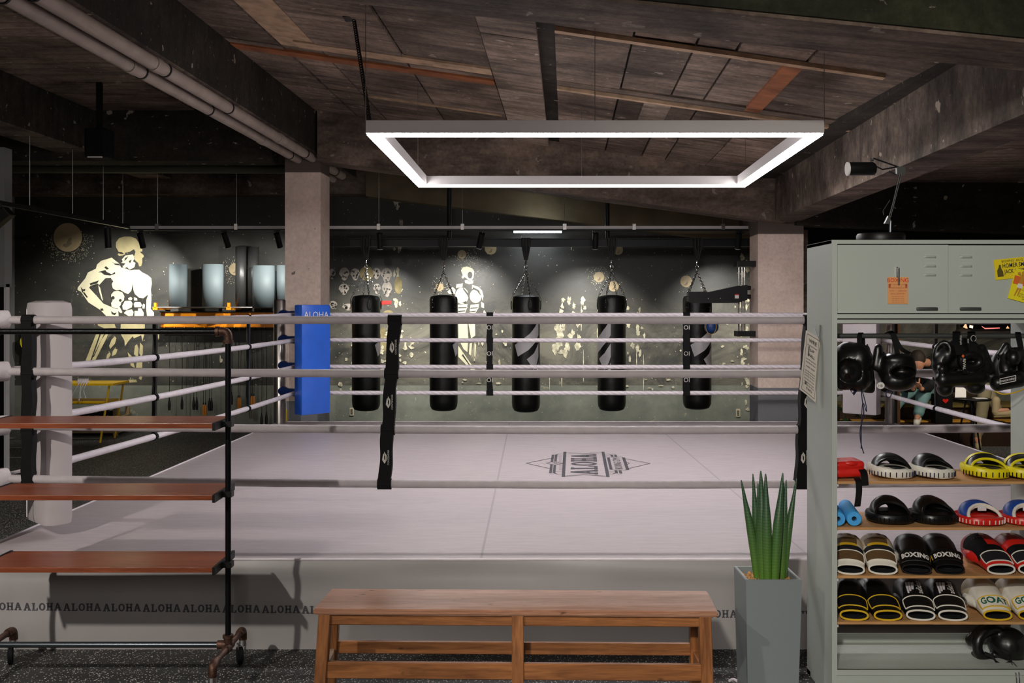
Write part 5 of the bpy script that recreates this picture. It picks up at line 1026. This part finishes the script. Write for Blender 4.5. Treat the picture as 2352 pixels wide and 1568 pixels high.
# 3
t=hg('large black headgear with RIVAL lettering on its nose strap, third on the rail',V3(2207,840)); bm=nb(); c=V3(2212,826)
ringtorus(bm,c+Vector((0,-.075,0)),.040,.026,.018,(R(6),0,0)); ringtorus(bm,V3(2205,838,-.03),.085,.062,.034,(R(0),0,0)); ringtorus(bm,V3(2207,826,.04),.07,.06,.036); ringtorus(bm,V3(2165,812,-.045),.028,.048,.012,(0,R(15),R(-25)))
capsule(bm,V3(2165,872,-.06),V3(2255,866,-.06),.032,.032); ellip(bm,V3(2170,893,-.045),(.034,.036,.032)); ellip(bm,V3(2240,890,-.045),(.040,.036,.028)); ellip(bm,V3(2165,848,-.07),(.022,.018,.022)); ellip(bm,V3(2212,826,-.03),(.07,.02,.045)); capsule(bm,V3(2255,800,-.02),V3(2272,850,-.03),.02,.024)
blob('helmet_shell',bm,m_leather,t,.006,3)
bm=nb(); 
for xx in (2198,2232): ribbon(bm,catmull([V3(xx+(4 if xx>2210 else 8),815,-.088),V3(xx,790,-.07),V3(xx-1,768,-.030),V3(xx-1,762,0),V3(xx-1,768,.03),V3(xx+3,810,.05)],5),(.0165,0,0),.002)
s=obj('crown_strap',bm,m_black,t); txt('SUPER PRO',.013,m_logo,lambda a,b:V3(2207-b*500,781-a*(-330),-.073)+Vector((0,-.001,0)),s); txt('RIVAL',.012,m_logo,lambda a,b:V3(2224-b*500,783+a*330,-.073),s)
obj('strap_emblem',tb([V3(2236+6*math.cos(a),777+7*math.sin(a),-.062) for a in [2*PI*k/14 for k in range(14)]],.0012,5,closed=True),m_logo,s)
bm=nb(); ribbon(bm,catmull([V3(2213,812,-.1),V3(2214,828,-.104),V3(2216,848,-.104),V3(2216,858,-.1)],4),(.0085,0,0),.002); s=obj('nose_strap',bm,m_black,t); txt('RIVAL',.0175,m_logo,lambda a,b:V3(2214.5+b*500,836+a*560,-.108),s,offset=.0004); bm=flat(nb(),[(-.006,0),(0,.006),(.006,0),(.003,-.006),(-.003,-.006)],lambda a,b:V3(2212,817,-.108)+Vector((a,0,b))); obj('orange_emblem',bm,M('orange print bright',C(232,96,24),.5),s)
# 4
t=hg('black headgear with a yellow edge and framed white label, at the right picture edge',V3(2325,845)); bm=nb(); c=V3(2326,845)
ringtorus(bm,c+Vector((0,-.03,.005)),.043,.058,.030,(0,0,R(-10))); ringtorus(bm,c+Vector((0,.05,0)),.042,.055,.032); ellip(bm,c+Vector((0,.08,0)),(.05,.03,.06)); capsule(bm,V3(2292,880,-.055),V3(2340,870,-.06),.034,.036); capsule(bm,V3(2297,815,-.03),V3(2312,795,-.03),.014,.018); ellip(bm,V3(2328,822,-.06),(.03,.03,.035))
blob('helmet_shell',bm,m_leather,t,.006,3); bm=nb(); ribbon(bm,catmull([V3(2345,800,-.04),V3(2340,775,-.02),V3(2338,763,0),V3(2342,775,.02)],5),(.012,0,0)); obj('chin_strap',bm,m_black,t)
lf=lambda a,b: V3(2315,872,-.0975)+Vector((-a*1.0,-.000-.10*a,-b))+Vector((0,0,-a*.2)); 
bm=nb()
for q in ([(-.036,-.0125),(.036,-.0125),(.036,-.0095),(-.036,-.0095)],[(-.036,.0095),(.036,.0095),(.036,.0125),(-.036,.0125)],[(-.036,-.0125),(-.033,-.0125),(-.033,.0125),(-.036,.0125)],[(.033,-.0125),(.036,-.0125),(.036,.0125),(.033,.0125)]): flat(bm,q,lf)
s=obj('framed_label',bm,m_whiteprint,t); txt('ORIJIN BOXING',.0115,m_whiteprint,lambda a,b:lf(a*.78,b),s,offset=.0002)
obj('yellow_edge',tb(catmull([V3(2285,898,-.075),V3(2305,905,-.085),V3(2335,900,-.088),V3(2350,893,-.08)],5),.0028,6),m_gold,t)
# 5 bottom shelf
t=thing('headgear','black headgear lying with loose straps on the bottom shelf','headgear',P(2290,1520,4.25)); bm=nb(); D5=4.25; v5=lambda px,py,dy=0:P(px,py,D5+dy)
ellip(bm,v5(2315,1480,0),(.082,.08,.075)); ringtorus(bm,v5(2275,1478,-.02),.072,.062,.022,(0,R(-10),R(20))); capsule(bm,v5(2232,1470,0),v5(2260,1448,0),.028,.03); capsule(bm,v5(2236,1500,-.02),v5(2262,1520,-.02),.012,.012); ellip(bm,v5(2322,1515,-.01),(.066,.06,.040))
blob('helmet_shell',bm,m_leather,t,.007,4); bm=nb(); ribbon(bm,catmull([v5(2262,1500,-.06),v5(2280,1508,-.08),v5(2290,1522,-.09),v5(2305,1527,-.09),v5(2325,1520,-.09)],5),(0,.003,.008)); ribbon(bm,catmull([v5(2275,1480,-.07),v5(2300,1500,-.09),v5(2320,1512,-.1)],5),(0,.003,.010)); obj('chin_strap',bm,m_black,t)
bm=nb(); tube(bm,catmull([v5(2322,1520,-.1),v5(2330,1535,-.14),P(2334,1550,4.06),P(2336,1580,4.055)],5),.002,6); tube(bm,catmull([v5(2326,1520,-.1),v5(2336,1532,-.14),P(2341,1550,4.06),P(2342,1584,4.055)],5),.002,6); obj('lace',bm,m_hand,t)
# ================================================================ ROLLED MATS, HOOK RAIL, JUMP ROPES
MD=12.95
t=thing('mat_wall_rack','orange steel wall rack with two thin rails holding rolled mats','wall rack',P(505,735,13.1))
a=P(365,752,13.05); b=P(650,717,13.05); obj('channel',bx((a.x,13.12,a.z),(b.x,13.295,b.z),.004),m_orange,t); obj('channel_top',bx((a.x-.01,13.1,b.z),(b.x,13.295,b.z+.012)),m_blk,t); obj('channel_bottom',bx((a.x-.01,13.1,a.z-.012),(b.x,13.295,a.z)),m_blk,t)
for dy in (-.12,.12): obj('rail',tb([P(350,706,MD+dy),P(652,706,MD+dy)],.010,8),m_steel,t,smooth=True)
for px in (365,532):
    br=P(px,706,MD); obj('rail_bracket',bx((br.x-.03,MD-.14,br.z-.03),(br.x+.03,13.29,br.z+.005)),m_orange,t); obj('rail_bracket',bx((br.x-.015,MD-.14,br.z+.0),(br.x+.015,MD-.10,br.z+.06)),m_orange,t)
for k in range(12): px=378+k*23; h_=P(px,752,13.08); obj('hook',tb(catmull([h_+Vector((0,.03,.01)),h_+Vector((0,-.03,0)),h_+Vector((0,-.045,.02))],3),.005,6),m_orange if k!=7 else m_gold,t)
def rolled(px0,px1,py0,py1,mat,label,dy=0,spiral=False):
    r=(px1-px0)/2/F*(MD+dy); top=P((px0+px1)/2,py0,MD+dy); bt=P((px0+px1)/2,py1,MD+dy); t=thing('rolled_mat',label,'rolled mat',bt,group='rolled exercise mats on the wall rack')
    n=80; bm=nb(); ra=[]
    for z_ in (bt.z,top.z):
        row=[]
        for k in range(n+1):
            a=k/n*5*2*PI; rr_=r*(.35+.65*k/n); row.append(bm.verts.new((bt.x+rr_*math.cos(a),MD+dy+rr_*math.sin(a)*.75,z_)))
        ra.append(row)
    for k in range(n): bm.faces.new((ra[0][k],ra[0][k+1],ra[1][k+1],ra[1][k]))
    o=obj('mat_roll',bm,mat,t,smooth=False); m=o.modifiers.new('s','SOLIDIFY'); m.thickness=.006
    for p in o.data.polygons: p.use_smooth=True
    for z_ in (.5,): 0 and obj('binding_strap',tb([(bt.x+(r+.001)*math.cos(q*PI/8),MD+dy+(r+.001)*.75*math.sin(q*PI/8),bt.z+(top.z-bt.z)*z_) for q in range(16)],.0035,5,closed=True),mat,t)
rolled(387,431,607,706,m_mat,'grey rolled mat standing leftmost on the wall rack'); rolled(463,515,607,706,m_mat,'grey rolled mat standing second from the left on the wall rack'); rolled(540,566,566,706,m_matb,'tall slim black rolled mat, left of its twin',.02); rolled(568,594,567,706,m_matb,'tall slim black rolled mat, right of its twin',.02); rolled(578,633,610,706,m_mat,'wide grey rolled mat in front of the tall black ones',-.11); rolled(634,662,609,690,m_mat,'grey rolled mat beside the pinkish column',.0)
def jrope(xs,py,mat,label,top=752,long_=False):
    h=P(sum(xs)/len(xs),top,13.06); t=thing('jump_rope',label,'jump rope',h,group='jump ropes hanging from the orange rack')
    for px in xs:
        a=P(px,py-12,13.06); b=P(px,py+12,13.06); obj('cord',tb(catmull([P(sum(xs)/len(xs),top,13.05),P(px+.8,(top+py)/2,13.06),P(px,py-12,13.06)],5),.0035 if not long_ else .003,5),m_blk,t)
        hd=obj('handle',tb([a+Vector((0,0,.0)),a.lerp(b,.25),a.lerp(b,.6),b],[.010,.017,.020,.015],10),mat,t,smooth=True); obj('handle_cap',tb([a+Vector((0,0,.03)),a],.008,8),m_blk,hd,smooth=True)
m_bh=M('black rubber grip',C(16,16,16),.6); m_oh=M('orange wood grip',C(206,130,44),.5); m_gh=M('grey grip',C(96,90,84),.6)
for xs,py,mat,lab in (((389,),930,m_bh,'jump rope with a black handle, leftmost under the rack'),((418,),928,m_bh,'jump rope with a single black handle, second from the left'),((445,452),929,m_bh,'jump rope with two overlapping black handles'),((467,472),941,m_oh,'jump rope with orange handles, left pair'),((481,486),931,m_bh,'jump rope with black handles right of the left orange pair'),((532,),917,m_bh,'jump rope with black handle right of the rack pole'),((547,551),925,m_oh,'jump rope with orange handles, middle pair left of the rope spacer'),((578,583),921,m_oh,'jump rope with orange handles, right of the rope spacer'),((575,579),949,m_gh,'jump rope with grey handles hanging behind the low rope'),((601,),966,m_bh,'long jump rope with a low black handle, left of two'),((612,),962,m_bh,'long jump rope with a low black handle, right of two')): jrope(xs,py,mat,lab)
t=thing('jump_rope','jump rope with one yellow handle hanging on the pinkish column','jump rope',P(658,752,10.93),group='jump ropes hanging from the orange rack'); obj('cord',tb([P(659,745,10.93),P(658,940,10.93)],.003,5),m_rope,t); obj('handle',tb([P(658,940,10.93),P(658,966,10.93)],.012,8),m_gold,t)
# yellow side table and power strip
TD=12.25; t=thing('yellow_metal_table','low yellow metal table with a lower shelf behind the white corner pad','table',P(200,980,TD)); z0=P(0,877,TD).z; z1_=P(0,918,TD).z; xa=P(110,0,TD).x; xb=P(279,0,TD).x
obj('table_top',bx((xa,TD-.25,z0-.025),(xb,TD+.25,z0)),m_yelsteel,t); obj('lower_shelf',bx((xa+.05,TD-.22,z1_-.025),(xb-.12,TD+.22,z1_)),m_yelsteel,t)
for x in (xa+.08,xb-.06):
    for dy in (-.22,.22): obj('leg',tb([(x,TD+dy,z0-.02),(x-.11,TD+dy,0)],.013,8),m_yelsteel,t,smooth=True)
t=thing('power_strip','white power strip with hanging white cables on the yellow table','power strip',Vector((P(208,0,TD).x,TD-.2,z0))); x=P(208,0,TD).x; obj('strip_body',bx((x-.065,TD-.24,z0+.001),(x+.065,TD-.19,z0+.028),.004),m_rope,t)
for k in range(6): obj('plug',bx((x-.06+k*.022,TD-.225,z0+.026),(x-.048+k*.022,TD-.205,z0+.055)),m_rope,t)
for k,(dx,dz) in enumerate(((-.13,.2),(-.02,.2),(0,.17),(.06,.17))): obj('cable',tb(catmull([(x-.03+k*.03,TD-.24,z0+.01),(x-.03+k*.03,TD-.27,z0-.01),(x+dx*.6,TD-.28,z0-dz*.5),(x+dx,TD-.28,z0-dz)],4),[.005]*12+[.009],6),m_rope,t)
t=thing('dumbbell_rack','low raw wood rack with dumbbells in front of the wall','dumbbell rack',P(222,990,12.9)); xa=P(140,0,12.9).x; xb=P(284,0,12.9).x; m_raw=M('raw pine',C(150,128,92),.7)
for zt in (.03,.20): obj('rack_board',bx((xa,12.7,zt),(xb,13.1,zt+.03)),m_raw,t)
for x in (xa,xb-.05): obj('rack_post',bx((x,12.68,0),(x+.05,12.72,.42)),m_raw,t); obj('rack_post',bx((x,13.08,0),(x+.05,13.12,.42)),m_raw,t)
obj('rack_board',bx((xa,12.68,.40),(xb,13.12,.425)),m_raw,t)
for k in range(6):
    x=xa+.1+k*.12; tt=thing('dumbbell',['leftmost','second','third','fourth','fifth','rightmost'][k]+' black dumbbell of the row on the low wood rack','dumbbell',(x,12.85,.231),group='dumbbells on the low rack')
    for dy in (-.07,.07): obj('weight_head',tb([(x,12.85+dy-.03,.272),(x,12.85+dy+.03,.272)],.04,8),m_blk,tt)
    obj('grip',tb([(x,12.79,.272),(x,12.91,.272)],.014,8),m_steel,tt)
t=thing('yellow_target_pad','round yellow target pad on the wall behind the black ring strap','target pad',P(70,785,13.2)); c=P(70,785,13.2); obj('target',tb([c+Vector((0,.08,0)),c-Vector((0,.04,0))],[.125,.12],24),m_yel,t,smooth=True); obj('backing_board',bx((c.x-.14,13.24,c.z-.3),(c.x+.14,13.29,c.z+.16)),m_blk,t)
# ================================================================ LOUNGE BEHIND THE RIGHT REAR CORNER
t=thing('timber_post','light brown timber post beside the right rear ring post','post',(P(2056,0,10.9).x,10.9,0)); x=P(2056,0,10.9).x; obj('post_body',bx((x-.05,10.86,0),(x+.04,10.95,1.72)),M('light brown timber',C(176,124,84),.6),t)
t=thing('wooden_platform','dark stepped wooden platform bench with lit yellow treads behind the ring','platform bench',(5.2,12.0,0)); m_dk=M('dark brown wood',C(48,30,20),.5); m_hw=M('yellow lit wood tread',C(200,146,52),.5)  # yellow light on the treads is put into their wood colour
xa=P(1935,0,12).x; xb=P(2420,0,12).x
obj('lower_step',bx((xa,11.7,0),(xb,12.1,.26)),m_dk,t); obj('upper_step',bx((xa,12.1,0),(xb,12.6,.42)),m_dk,t); obj('lower_tread',bx((xa,11.9,.26),(xb,12.1,.275)),m_hw,t); obj('upper_tread',bx((xa,12.06,.42),(xb,12.6,.45)),M('olive brown wood',C(112,98,48),.5),t)
t=thing('wall_screen','wide black wall screen with orange and red marks above the lounge','screen',P(2266,757,13.2)); a=P(2204,758,13.2); b=P(2328,690,13.2); obj('screen_frame',bx((a.x,13.22,a.z),(b.x,13.3,b.z),.004),m_blk,t)
sc_=obj('display',bx((a.x+.02,13.212,a.z+.02),(b.x-.02,13.222,b.z-.02)),M('black glass',C(10,10,11),.1),t); sf=lambda x,y:Vector((P(x,y,13.21).x,13.205,P(x,y,13.21).z))
for i,(poly,cc) in enumerate((([(2210,754),(2216,744),(2219,744),(2222,754)],(232,150,80)),([(2310,754),(2314,748),(2318,754)],(232,150,80)),([(2226,752),(2227,746),(2235,748),(2234,754)],(225,220,190)),([(2254,748),(2262,753),(2296,752),(2296,754),(2262,755.5),(2256,751)],(226,48,32)))): obj('screen_mark',flat(nb(),poly,sf),emis('screen mark %d'%i,C(*cc),1.2),sc_)
a=P(2204,766,13.2); obj('screen_shelf',bx((a.x,13.05,a.z),(P(2328,0,13.2).x,13.3,a.z+.03)),m_steel,t)
t=thing('potted_plant','leafy green pot plant in a grey pot behind the white ring pad','potted plant',(P(1940,0,11.2).x,11.2,0)); cx_=P(1940,0,11.2).x; obj('pot',lathe(nb(),[(0,0),(.13,0),(.17,.28),(.175,.32),(.15,.32),(.14,.29),(0,.29)],(cx_,11.2,0),24),M('grey plant pot',C(104,98,98),.6),t,smooth=True)
rg=random.Random(11); obj('trunk',tb([(cx_,11.2,.28),(cx_-.03,11.2,.9),(cx_,11.2,1.5)],[.02,.015,.01],8),M('bark',C(84,66,48),.8),t)
m_gl=M('glossy green leaf',C(44,82,40),.4,var=.2)
for k in range(60):
    z_=rg.uniform(.35,1.75); an=rg.uniform(0,2*PI); r=rg.uniform(.03,.2); c=Vector((cx_+r*math.cos(an),11.2+r*math.sin(an),z_)); d=Vector((math.cos(an),math.sin(an),rg.uniform(-.9,.4))).normalized()*rg.uniform(.12,.22); s_=d.cross(Vector((0,0,1))).normalized()*.035; bm=nb(); vs=[bm.verts.new(p) for p in (c,c+d*.4+s_,c+d,c+d*.4-s_,c+d*.45+Vector((0,0,-.01)))]; bm.faces.new((vs[0],vs[1],vs[4])); bm.faces.new((vs[1],vs[2],vs[4])); bm.faces.new((vs[2],vs[3],vs[4])); bm.faces.new((vs[3],vs[0],vs[4])); obj('leaf',bm,m_gl,t)
TBD=11.15; c=P(2228,914,TBD); t=thing('side_table','round black side table with a dark rim in front of the khaki trousers','table',(c.x,TBD,0)); obj('table_top',lathe(nb(),[(0,c.z-.02),(.215,c.z-.02),(.22,c.z-.005),(.215,c.z),(0,c.z)],(c.x,TBD,0),32),m_blk,t,smooth=True)
for k in range(3): a=k*2.09+.4; obj('leg',tb([(c.x+.04*math.cos(a),TBD+.04*math.sin(a),c.z-.02),(c.x+.16*math.cos(a),TBD+.16*math.sin(a),0)],.010,8),m_blk,t)
f=P(2205,908,TBD-.02); t=thing('paper_sheets','white folded leaflet standing on the round black table','leaflet',(f.x,TBD,c.z)); obj('page',hexa(nb(),[f+Vector(q) for q in ((-.07,-.03,-.02),(.055,-.03,-.02),(.075,.02,.12),(-.04,.02,.12))],[f+Vector(q) for q in ((-.07,-.026,-.02),(.055,-.026,-.02),(.075,.024,.12),(-.04,.024,.12))]),m_whiteprint,t); obj('page',bx((f.x+.14,TBD-.1,c.z+.001),(f.x+.27,TBD-.0,c.z+.006)),m_whiteprint,t)
t=thing('shopping_bag','black bag with a red heart print standing on the platform step','bag',P(2168,945,11.7)); a=P(2148,958,11.76); b=P(2188,905,11.76); obj('bag_body',bx((a.x,11.75,.262),(b.x,11.88,b.z),.012),m_black,t); hf=lambda x,y:Vector((P(2171+x,920-y,11.75).x,11.742,P(2171+x,920-y,11.75).z)); obj('heart_print',flat(nb(),[(7*math.sin(q)**3,6*(13*math.cos(q)-5*math.cos(2*q)-2*math.cos(3*q)-math.cos(4*q))/16) for q in [2*PI*k/24 for k in range(24)]],hf),m_red,t)
obj('bag_handle',tb(catmull([Vector((a.x+.05,11.8,b.z)),Vector((a.x+.09,11.8,b.z+.08)),Vector((b.x-.05,11.8,b.z))],4),.006,6),m_black,t)
c=P(2312,1002,11.9); t=thing('plastic_bag','crumpled translucent white plastic bag on the floor by the platform','plastic bag',(c.x,11.3,0)); bm=nb(); bmesh.ops.create_icosphere(bm,subdivisions=4,radius=1,matrix=Matrix.Translation((c.x,11.3,.13))@Matrix.Diagonal((.2,.15,.13,1)))
from mathutils import noise as mn
for v in bm.verts: v.co+=(v.co-Vector((c.x,11.3,.1)))*.35*mn.noise(v.co*11)+Vector((0,0,max(0,v.co.z-.2)*.8))
for v in bm.verts: v.co.z=max(v.co.z,.002)
obj('bag_film',bm,M('white plastic film',C(196,196,190),.3),t,smooth=True); obj('bag_handle',tb(catmull([(c.x-.05,11.3,.24),(c.x-.03,11.3,.33),(c.x+.03,11.3,.33),(c.x+.06,11.3,.24)],4),.008,6),m_whiteprint,t)
# people
def hand(bm,wr,dirv,side,r=.008):
    d=Vector(dirv).normalized(); s_=d.cross(Vector((0,0,1))); s_=(s_ if s_.length>.1 else Vector((1,0,0))).normalized()*side; pc=Vector(wr)+d*.05; n_=s_.cross(d).normalized()
    ellip(bm,Vector(wr)+d*.045,(.026,.026,.026)); ellip(bm,Vector(wr)+d*.065+s_*.012,(.022,.022,.018)); ellip(bm,Vector(wr)+d*.065-s_*.014,(.022,.022,.018))
    for k,(o,l) in enumerate(((-.028,.055),(-.010,.07),(.009,.075),(.028,.065))):
        a=Vector(wr)+d*.075+s_*o; b=a+d*l*.5-n_*.006; c2=b+d*l*.4-n_*.022; capsule(bm,a,b,.009,.0085); capsule(bm,b,c2,.0085,.0075)
    a=Vector(wr)+d*.03+s_*.028; b=a+d*.03+s_*.02; capsule(bm,a,b,.011,.010); capsule(bm,b,b+d*.03,.010,.0085)
def person(label,J,cols,hair=None,shoe='sneaker'):
    t=thing('person',label,'person',(J['pel'].x,J['pel'].y,J['base']))
    bm=nb(); pel,ch,nk,hd=J['pel'],J['chest'],J['neck'],J['head']
    capsule(bm,pel,ch,.125,.14); capsule(bm,ch,nk,.10,.055); capsule(bm,nk,hd,.052,.055); ellip(bm,hd,(.078,.095,.115)); fd=J['face'].normalized(); sd=fd.cross(Vector((0,0,1))).normalized()
    ellip(bm,hd+fd*.06+Vector((0,0,-.06)),(.05,.05,.045)); capsule(bm,hd+fd*.092+Vector((0,0,.01)),hd+fd*.112+Vector((0,0,-.02)),.010,.014)
    for s_ in (-1,1): ellip(bm,hd+sd*s_*.08,(.012,.022,.03)); ellip(bm,hd+fd*.085+sd*s_*.03+Vector((0,0,.02)),(.013,.010,.009))
    for k in ('l','r'):
        capsule(bm,ch+(J['sh'+k]-ch)*.6,J['sh'+k],.07,.058); capsule(bm,J['sh'+k],J['el'+k],.052,.042); capsule(bm,J['el'+k],J['wr'+k],.040,.028); hand(bm,J['wr'+k],J['hd'+k],1 if k=='l' else -1)
        capsule(bm,J['hp'+k],J['kn'+k],.085,.058); capsule(bm,J['kn'+k],J['an'+k],.055,.036); capsule(bm,J['an'+k],J['an'+k]+J['ft'+k]*.6,.038,.03)
    body=blob('body',bm,m_skin,t,.009,3)
    bm=nb(); 
    for k in ('l','r'): capsule(bm,pel.lerp(J['hp'+k],.8),J['hp'+k],.115,.105); capsule(bm,J['hp'+k],J['kn'+k],.102,.078); capsule(bm,J['kn'+k],J['kn'+k].lerp(J['an'+k],.85),.078,.058); ellip(bm,J['kn'+k].lerp(J['an'+k],.8),(.064,.064,.05)); ellip(bm,J['kn'+k].lerp(J['an'+k],.5),(.072,.07,.04))
    capsule(bm,pel,pel+(ch-pel)*.25,.13,.13); blob('trousers',bm,cols[0],t,.012,2)
    bm=nb(); capsule(bm,pel+(ch-pel)*.12,ch,.142,.158); capsule(bm,ch,nk,.12,.066)
    for k in ('l','r'): capsule(bm,ch,J['sh'+k],.10,.078); capsule(bm,J['sh'+k],J['el'+k],.07,.058); capsule(bm,J['el'+k],J['el'+k].lerp(J['wr'+k],.88),.058,.042)
    blob('top',bm,cols[1],t,.012,3)
    if hair: 
        bm=nb(); ellip(bm,hd-fd*.018+Vector((0,0,.025)),(.09,.104,.112)); ellip(bm,hd-fd*.05+Vector((0,0,-.03)),(.08,.07,.09)); ellip(bm,hd+fd*.03+Vector((0,0,.09)),(.07,.07,.04)); blob('hair',bm,hair,t,.008,2)
    bm=nb()
    for s_ in (-1,1): ellip(bm,hd+fd*.093+sd*s_*.03+Vector((0,0,.02)),(.010,.006,.005),seg=8)
    obj('eyes',bm,m_blk,body,kind='stuff'); bm=nb(); ellip(bm,hd+fd*.103+Vector((0,0,-.055)),(.02,.014,.006),seg=10); obj('lips',bm,M('lip',C(150,84,72),.5),body)
    for k in ('l','r'):
        f_=J['ft'+k]; a=J['an'+k]; u=Vector((0,0,-1)); up=f_.cross(f_.cross(Vector((0,0,1)))).normalized(); up=up if up.z>0 else -up; bm=nb(); hl=a-up*.03-f_.normalized()*.03; toe=a-up*.038+f_
        capsule(bm,hl,hl.lerp(toe,.55),.040,.042); capsule(bm,hl.lerp(toe,.5),toe,.042,.036)
        if shoe=='boot': capsule(bm,hl+up*.02,a+up*.10+ (J['kn'+k]-a).normalized()*.03,.044,.05)
        so=blob('shoe',bm,cols[2],t,.008,2); bm=nb(); q=[hl-up*.040,toe-up*.040]; wv=f_.cross(up).normalized()*.038; e=f_.normalized()*.03; hexa(bm,[q[0]-e-wv*.8,q[0]-e+wv*.8,q[1]+e+wv*.8,q[1]+e-wv*.8],[v+up*.022 for v in (q[0]-e-wv*.8,q[0]-e+wv*.8,q[1]+e+wv*.8,q[1]+e-wv*.8)]); bmesh.ops.bevel(bm,geom=bm.edges[:],offset=.008,segments=2,affect='EDGES'); obj('sole',bm,cols[3],so)
    return t
m_teal=M('teal jogger cloth',C(112,150,150),.8,bump=.4,bscale=14); m_khaki=M('khaki cloth',C(134,124,96),.8,bump=.5,bscale=14); m_bt=M('black knit',C(14,14,16),.8); m_bootm=M('tan suede',C(178,160,122),.8); m_hair=M('dark brown hair',C(44,34,26),.6,bump=.6,bscale=60,stretch=(1,1,4))
pel=Vector((P(2108,0,12.3).x,12.3,.60)); J=dict(pel=pel,base=.45,chest=pel+Vector((.02,-.22,.26)),neck=pel+Vector((.0,-.34,.36)),head=P(2107,832,11.85),face=Vector((-.3,-.45,-.85)),
 shl=pel+Vector((.18,-.27,.30)),shr=pel+Vector((-.16,-.27,.30)),ell=P(2132,890,11.9),elr=P(2082,890,11.9),wrl=P(2117,893,11.62),wrr=P(2098,893,11.66),hdl=Vector((-.4,-.2,.5)),hdr=Vector((.4,-.1,.5)),
 hpl=pel+Vector((.09,-.05,0)),hpr=pel+Vector((-.09,-.05,0)),knl=P(2119,912,11.80),knr=P(2062,920,11.82),anl=P(2108,956,11.72),anr=P(2040,962,11.72),ftl=Vector((-.07,-.13,-.03)),ftr=Vector((-.03,-.14,-.02)))
person('person in teal joggers and a black top bent forward on the platform',J,(m_teal,m_bt,m_wht,m_blk),m_hair)
pel=Vector((P(2214,0,12.3).x,12.35,.60)); J=dict(pel=pel,base=.45,chest=pel+Vector((-.02,.02,.36)),neck=pel+Vector((-.02,.0,.50)),head=pel+Vector((-.0,-.03,.64)),face=Vector((.6,-.6,-.2)),
 shl=pel+Vector((.12,.16,.42)),shr=pel+Vector((-.12,-.16,.42)),ell=pel+Vector((.22,.05,.18)),elr=pel+Vector((.05,-.22,.18)),wrl=pel+Vector((.34,-.15,.16)),wrr=pel+Vector((.26,-.26,.16)),hdl=Vector((.5,-.3,0)),hdr=Vector((.6,0,0)),
 hpl=pel+Vector((.06,.08,0)),hpr=pel+Vector((.06,-.09,0)),knl=P(2285,895,12.1),knr=P(2266,893,11.95),anl=P(2250,978,11.4),anr=P(2293,944,11.75),ftl=Vector((-.06,-.14,-.03)),ftr=Vector((.15,-.05,.02)))
J['knl']=P(2262,900,11.75); J['anl']=Vector((P(2245,0,11.6).x,11.6,.09))
person('person in khaki trousers and tan boots sitting with crossed legs behind the table',J,(m_khaki,m_bt,m_bootm,M('pale gum sole',C(196,176,110),.6)),m_hair,'boot')
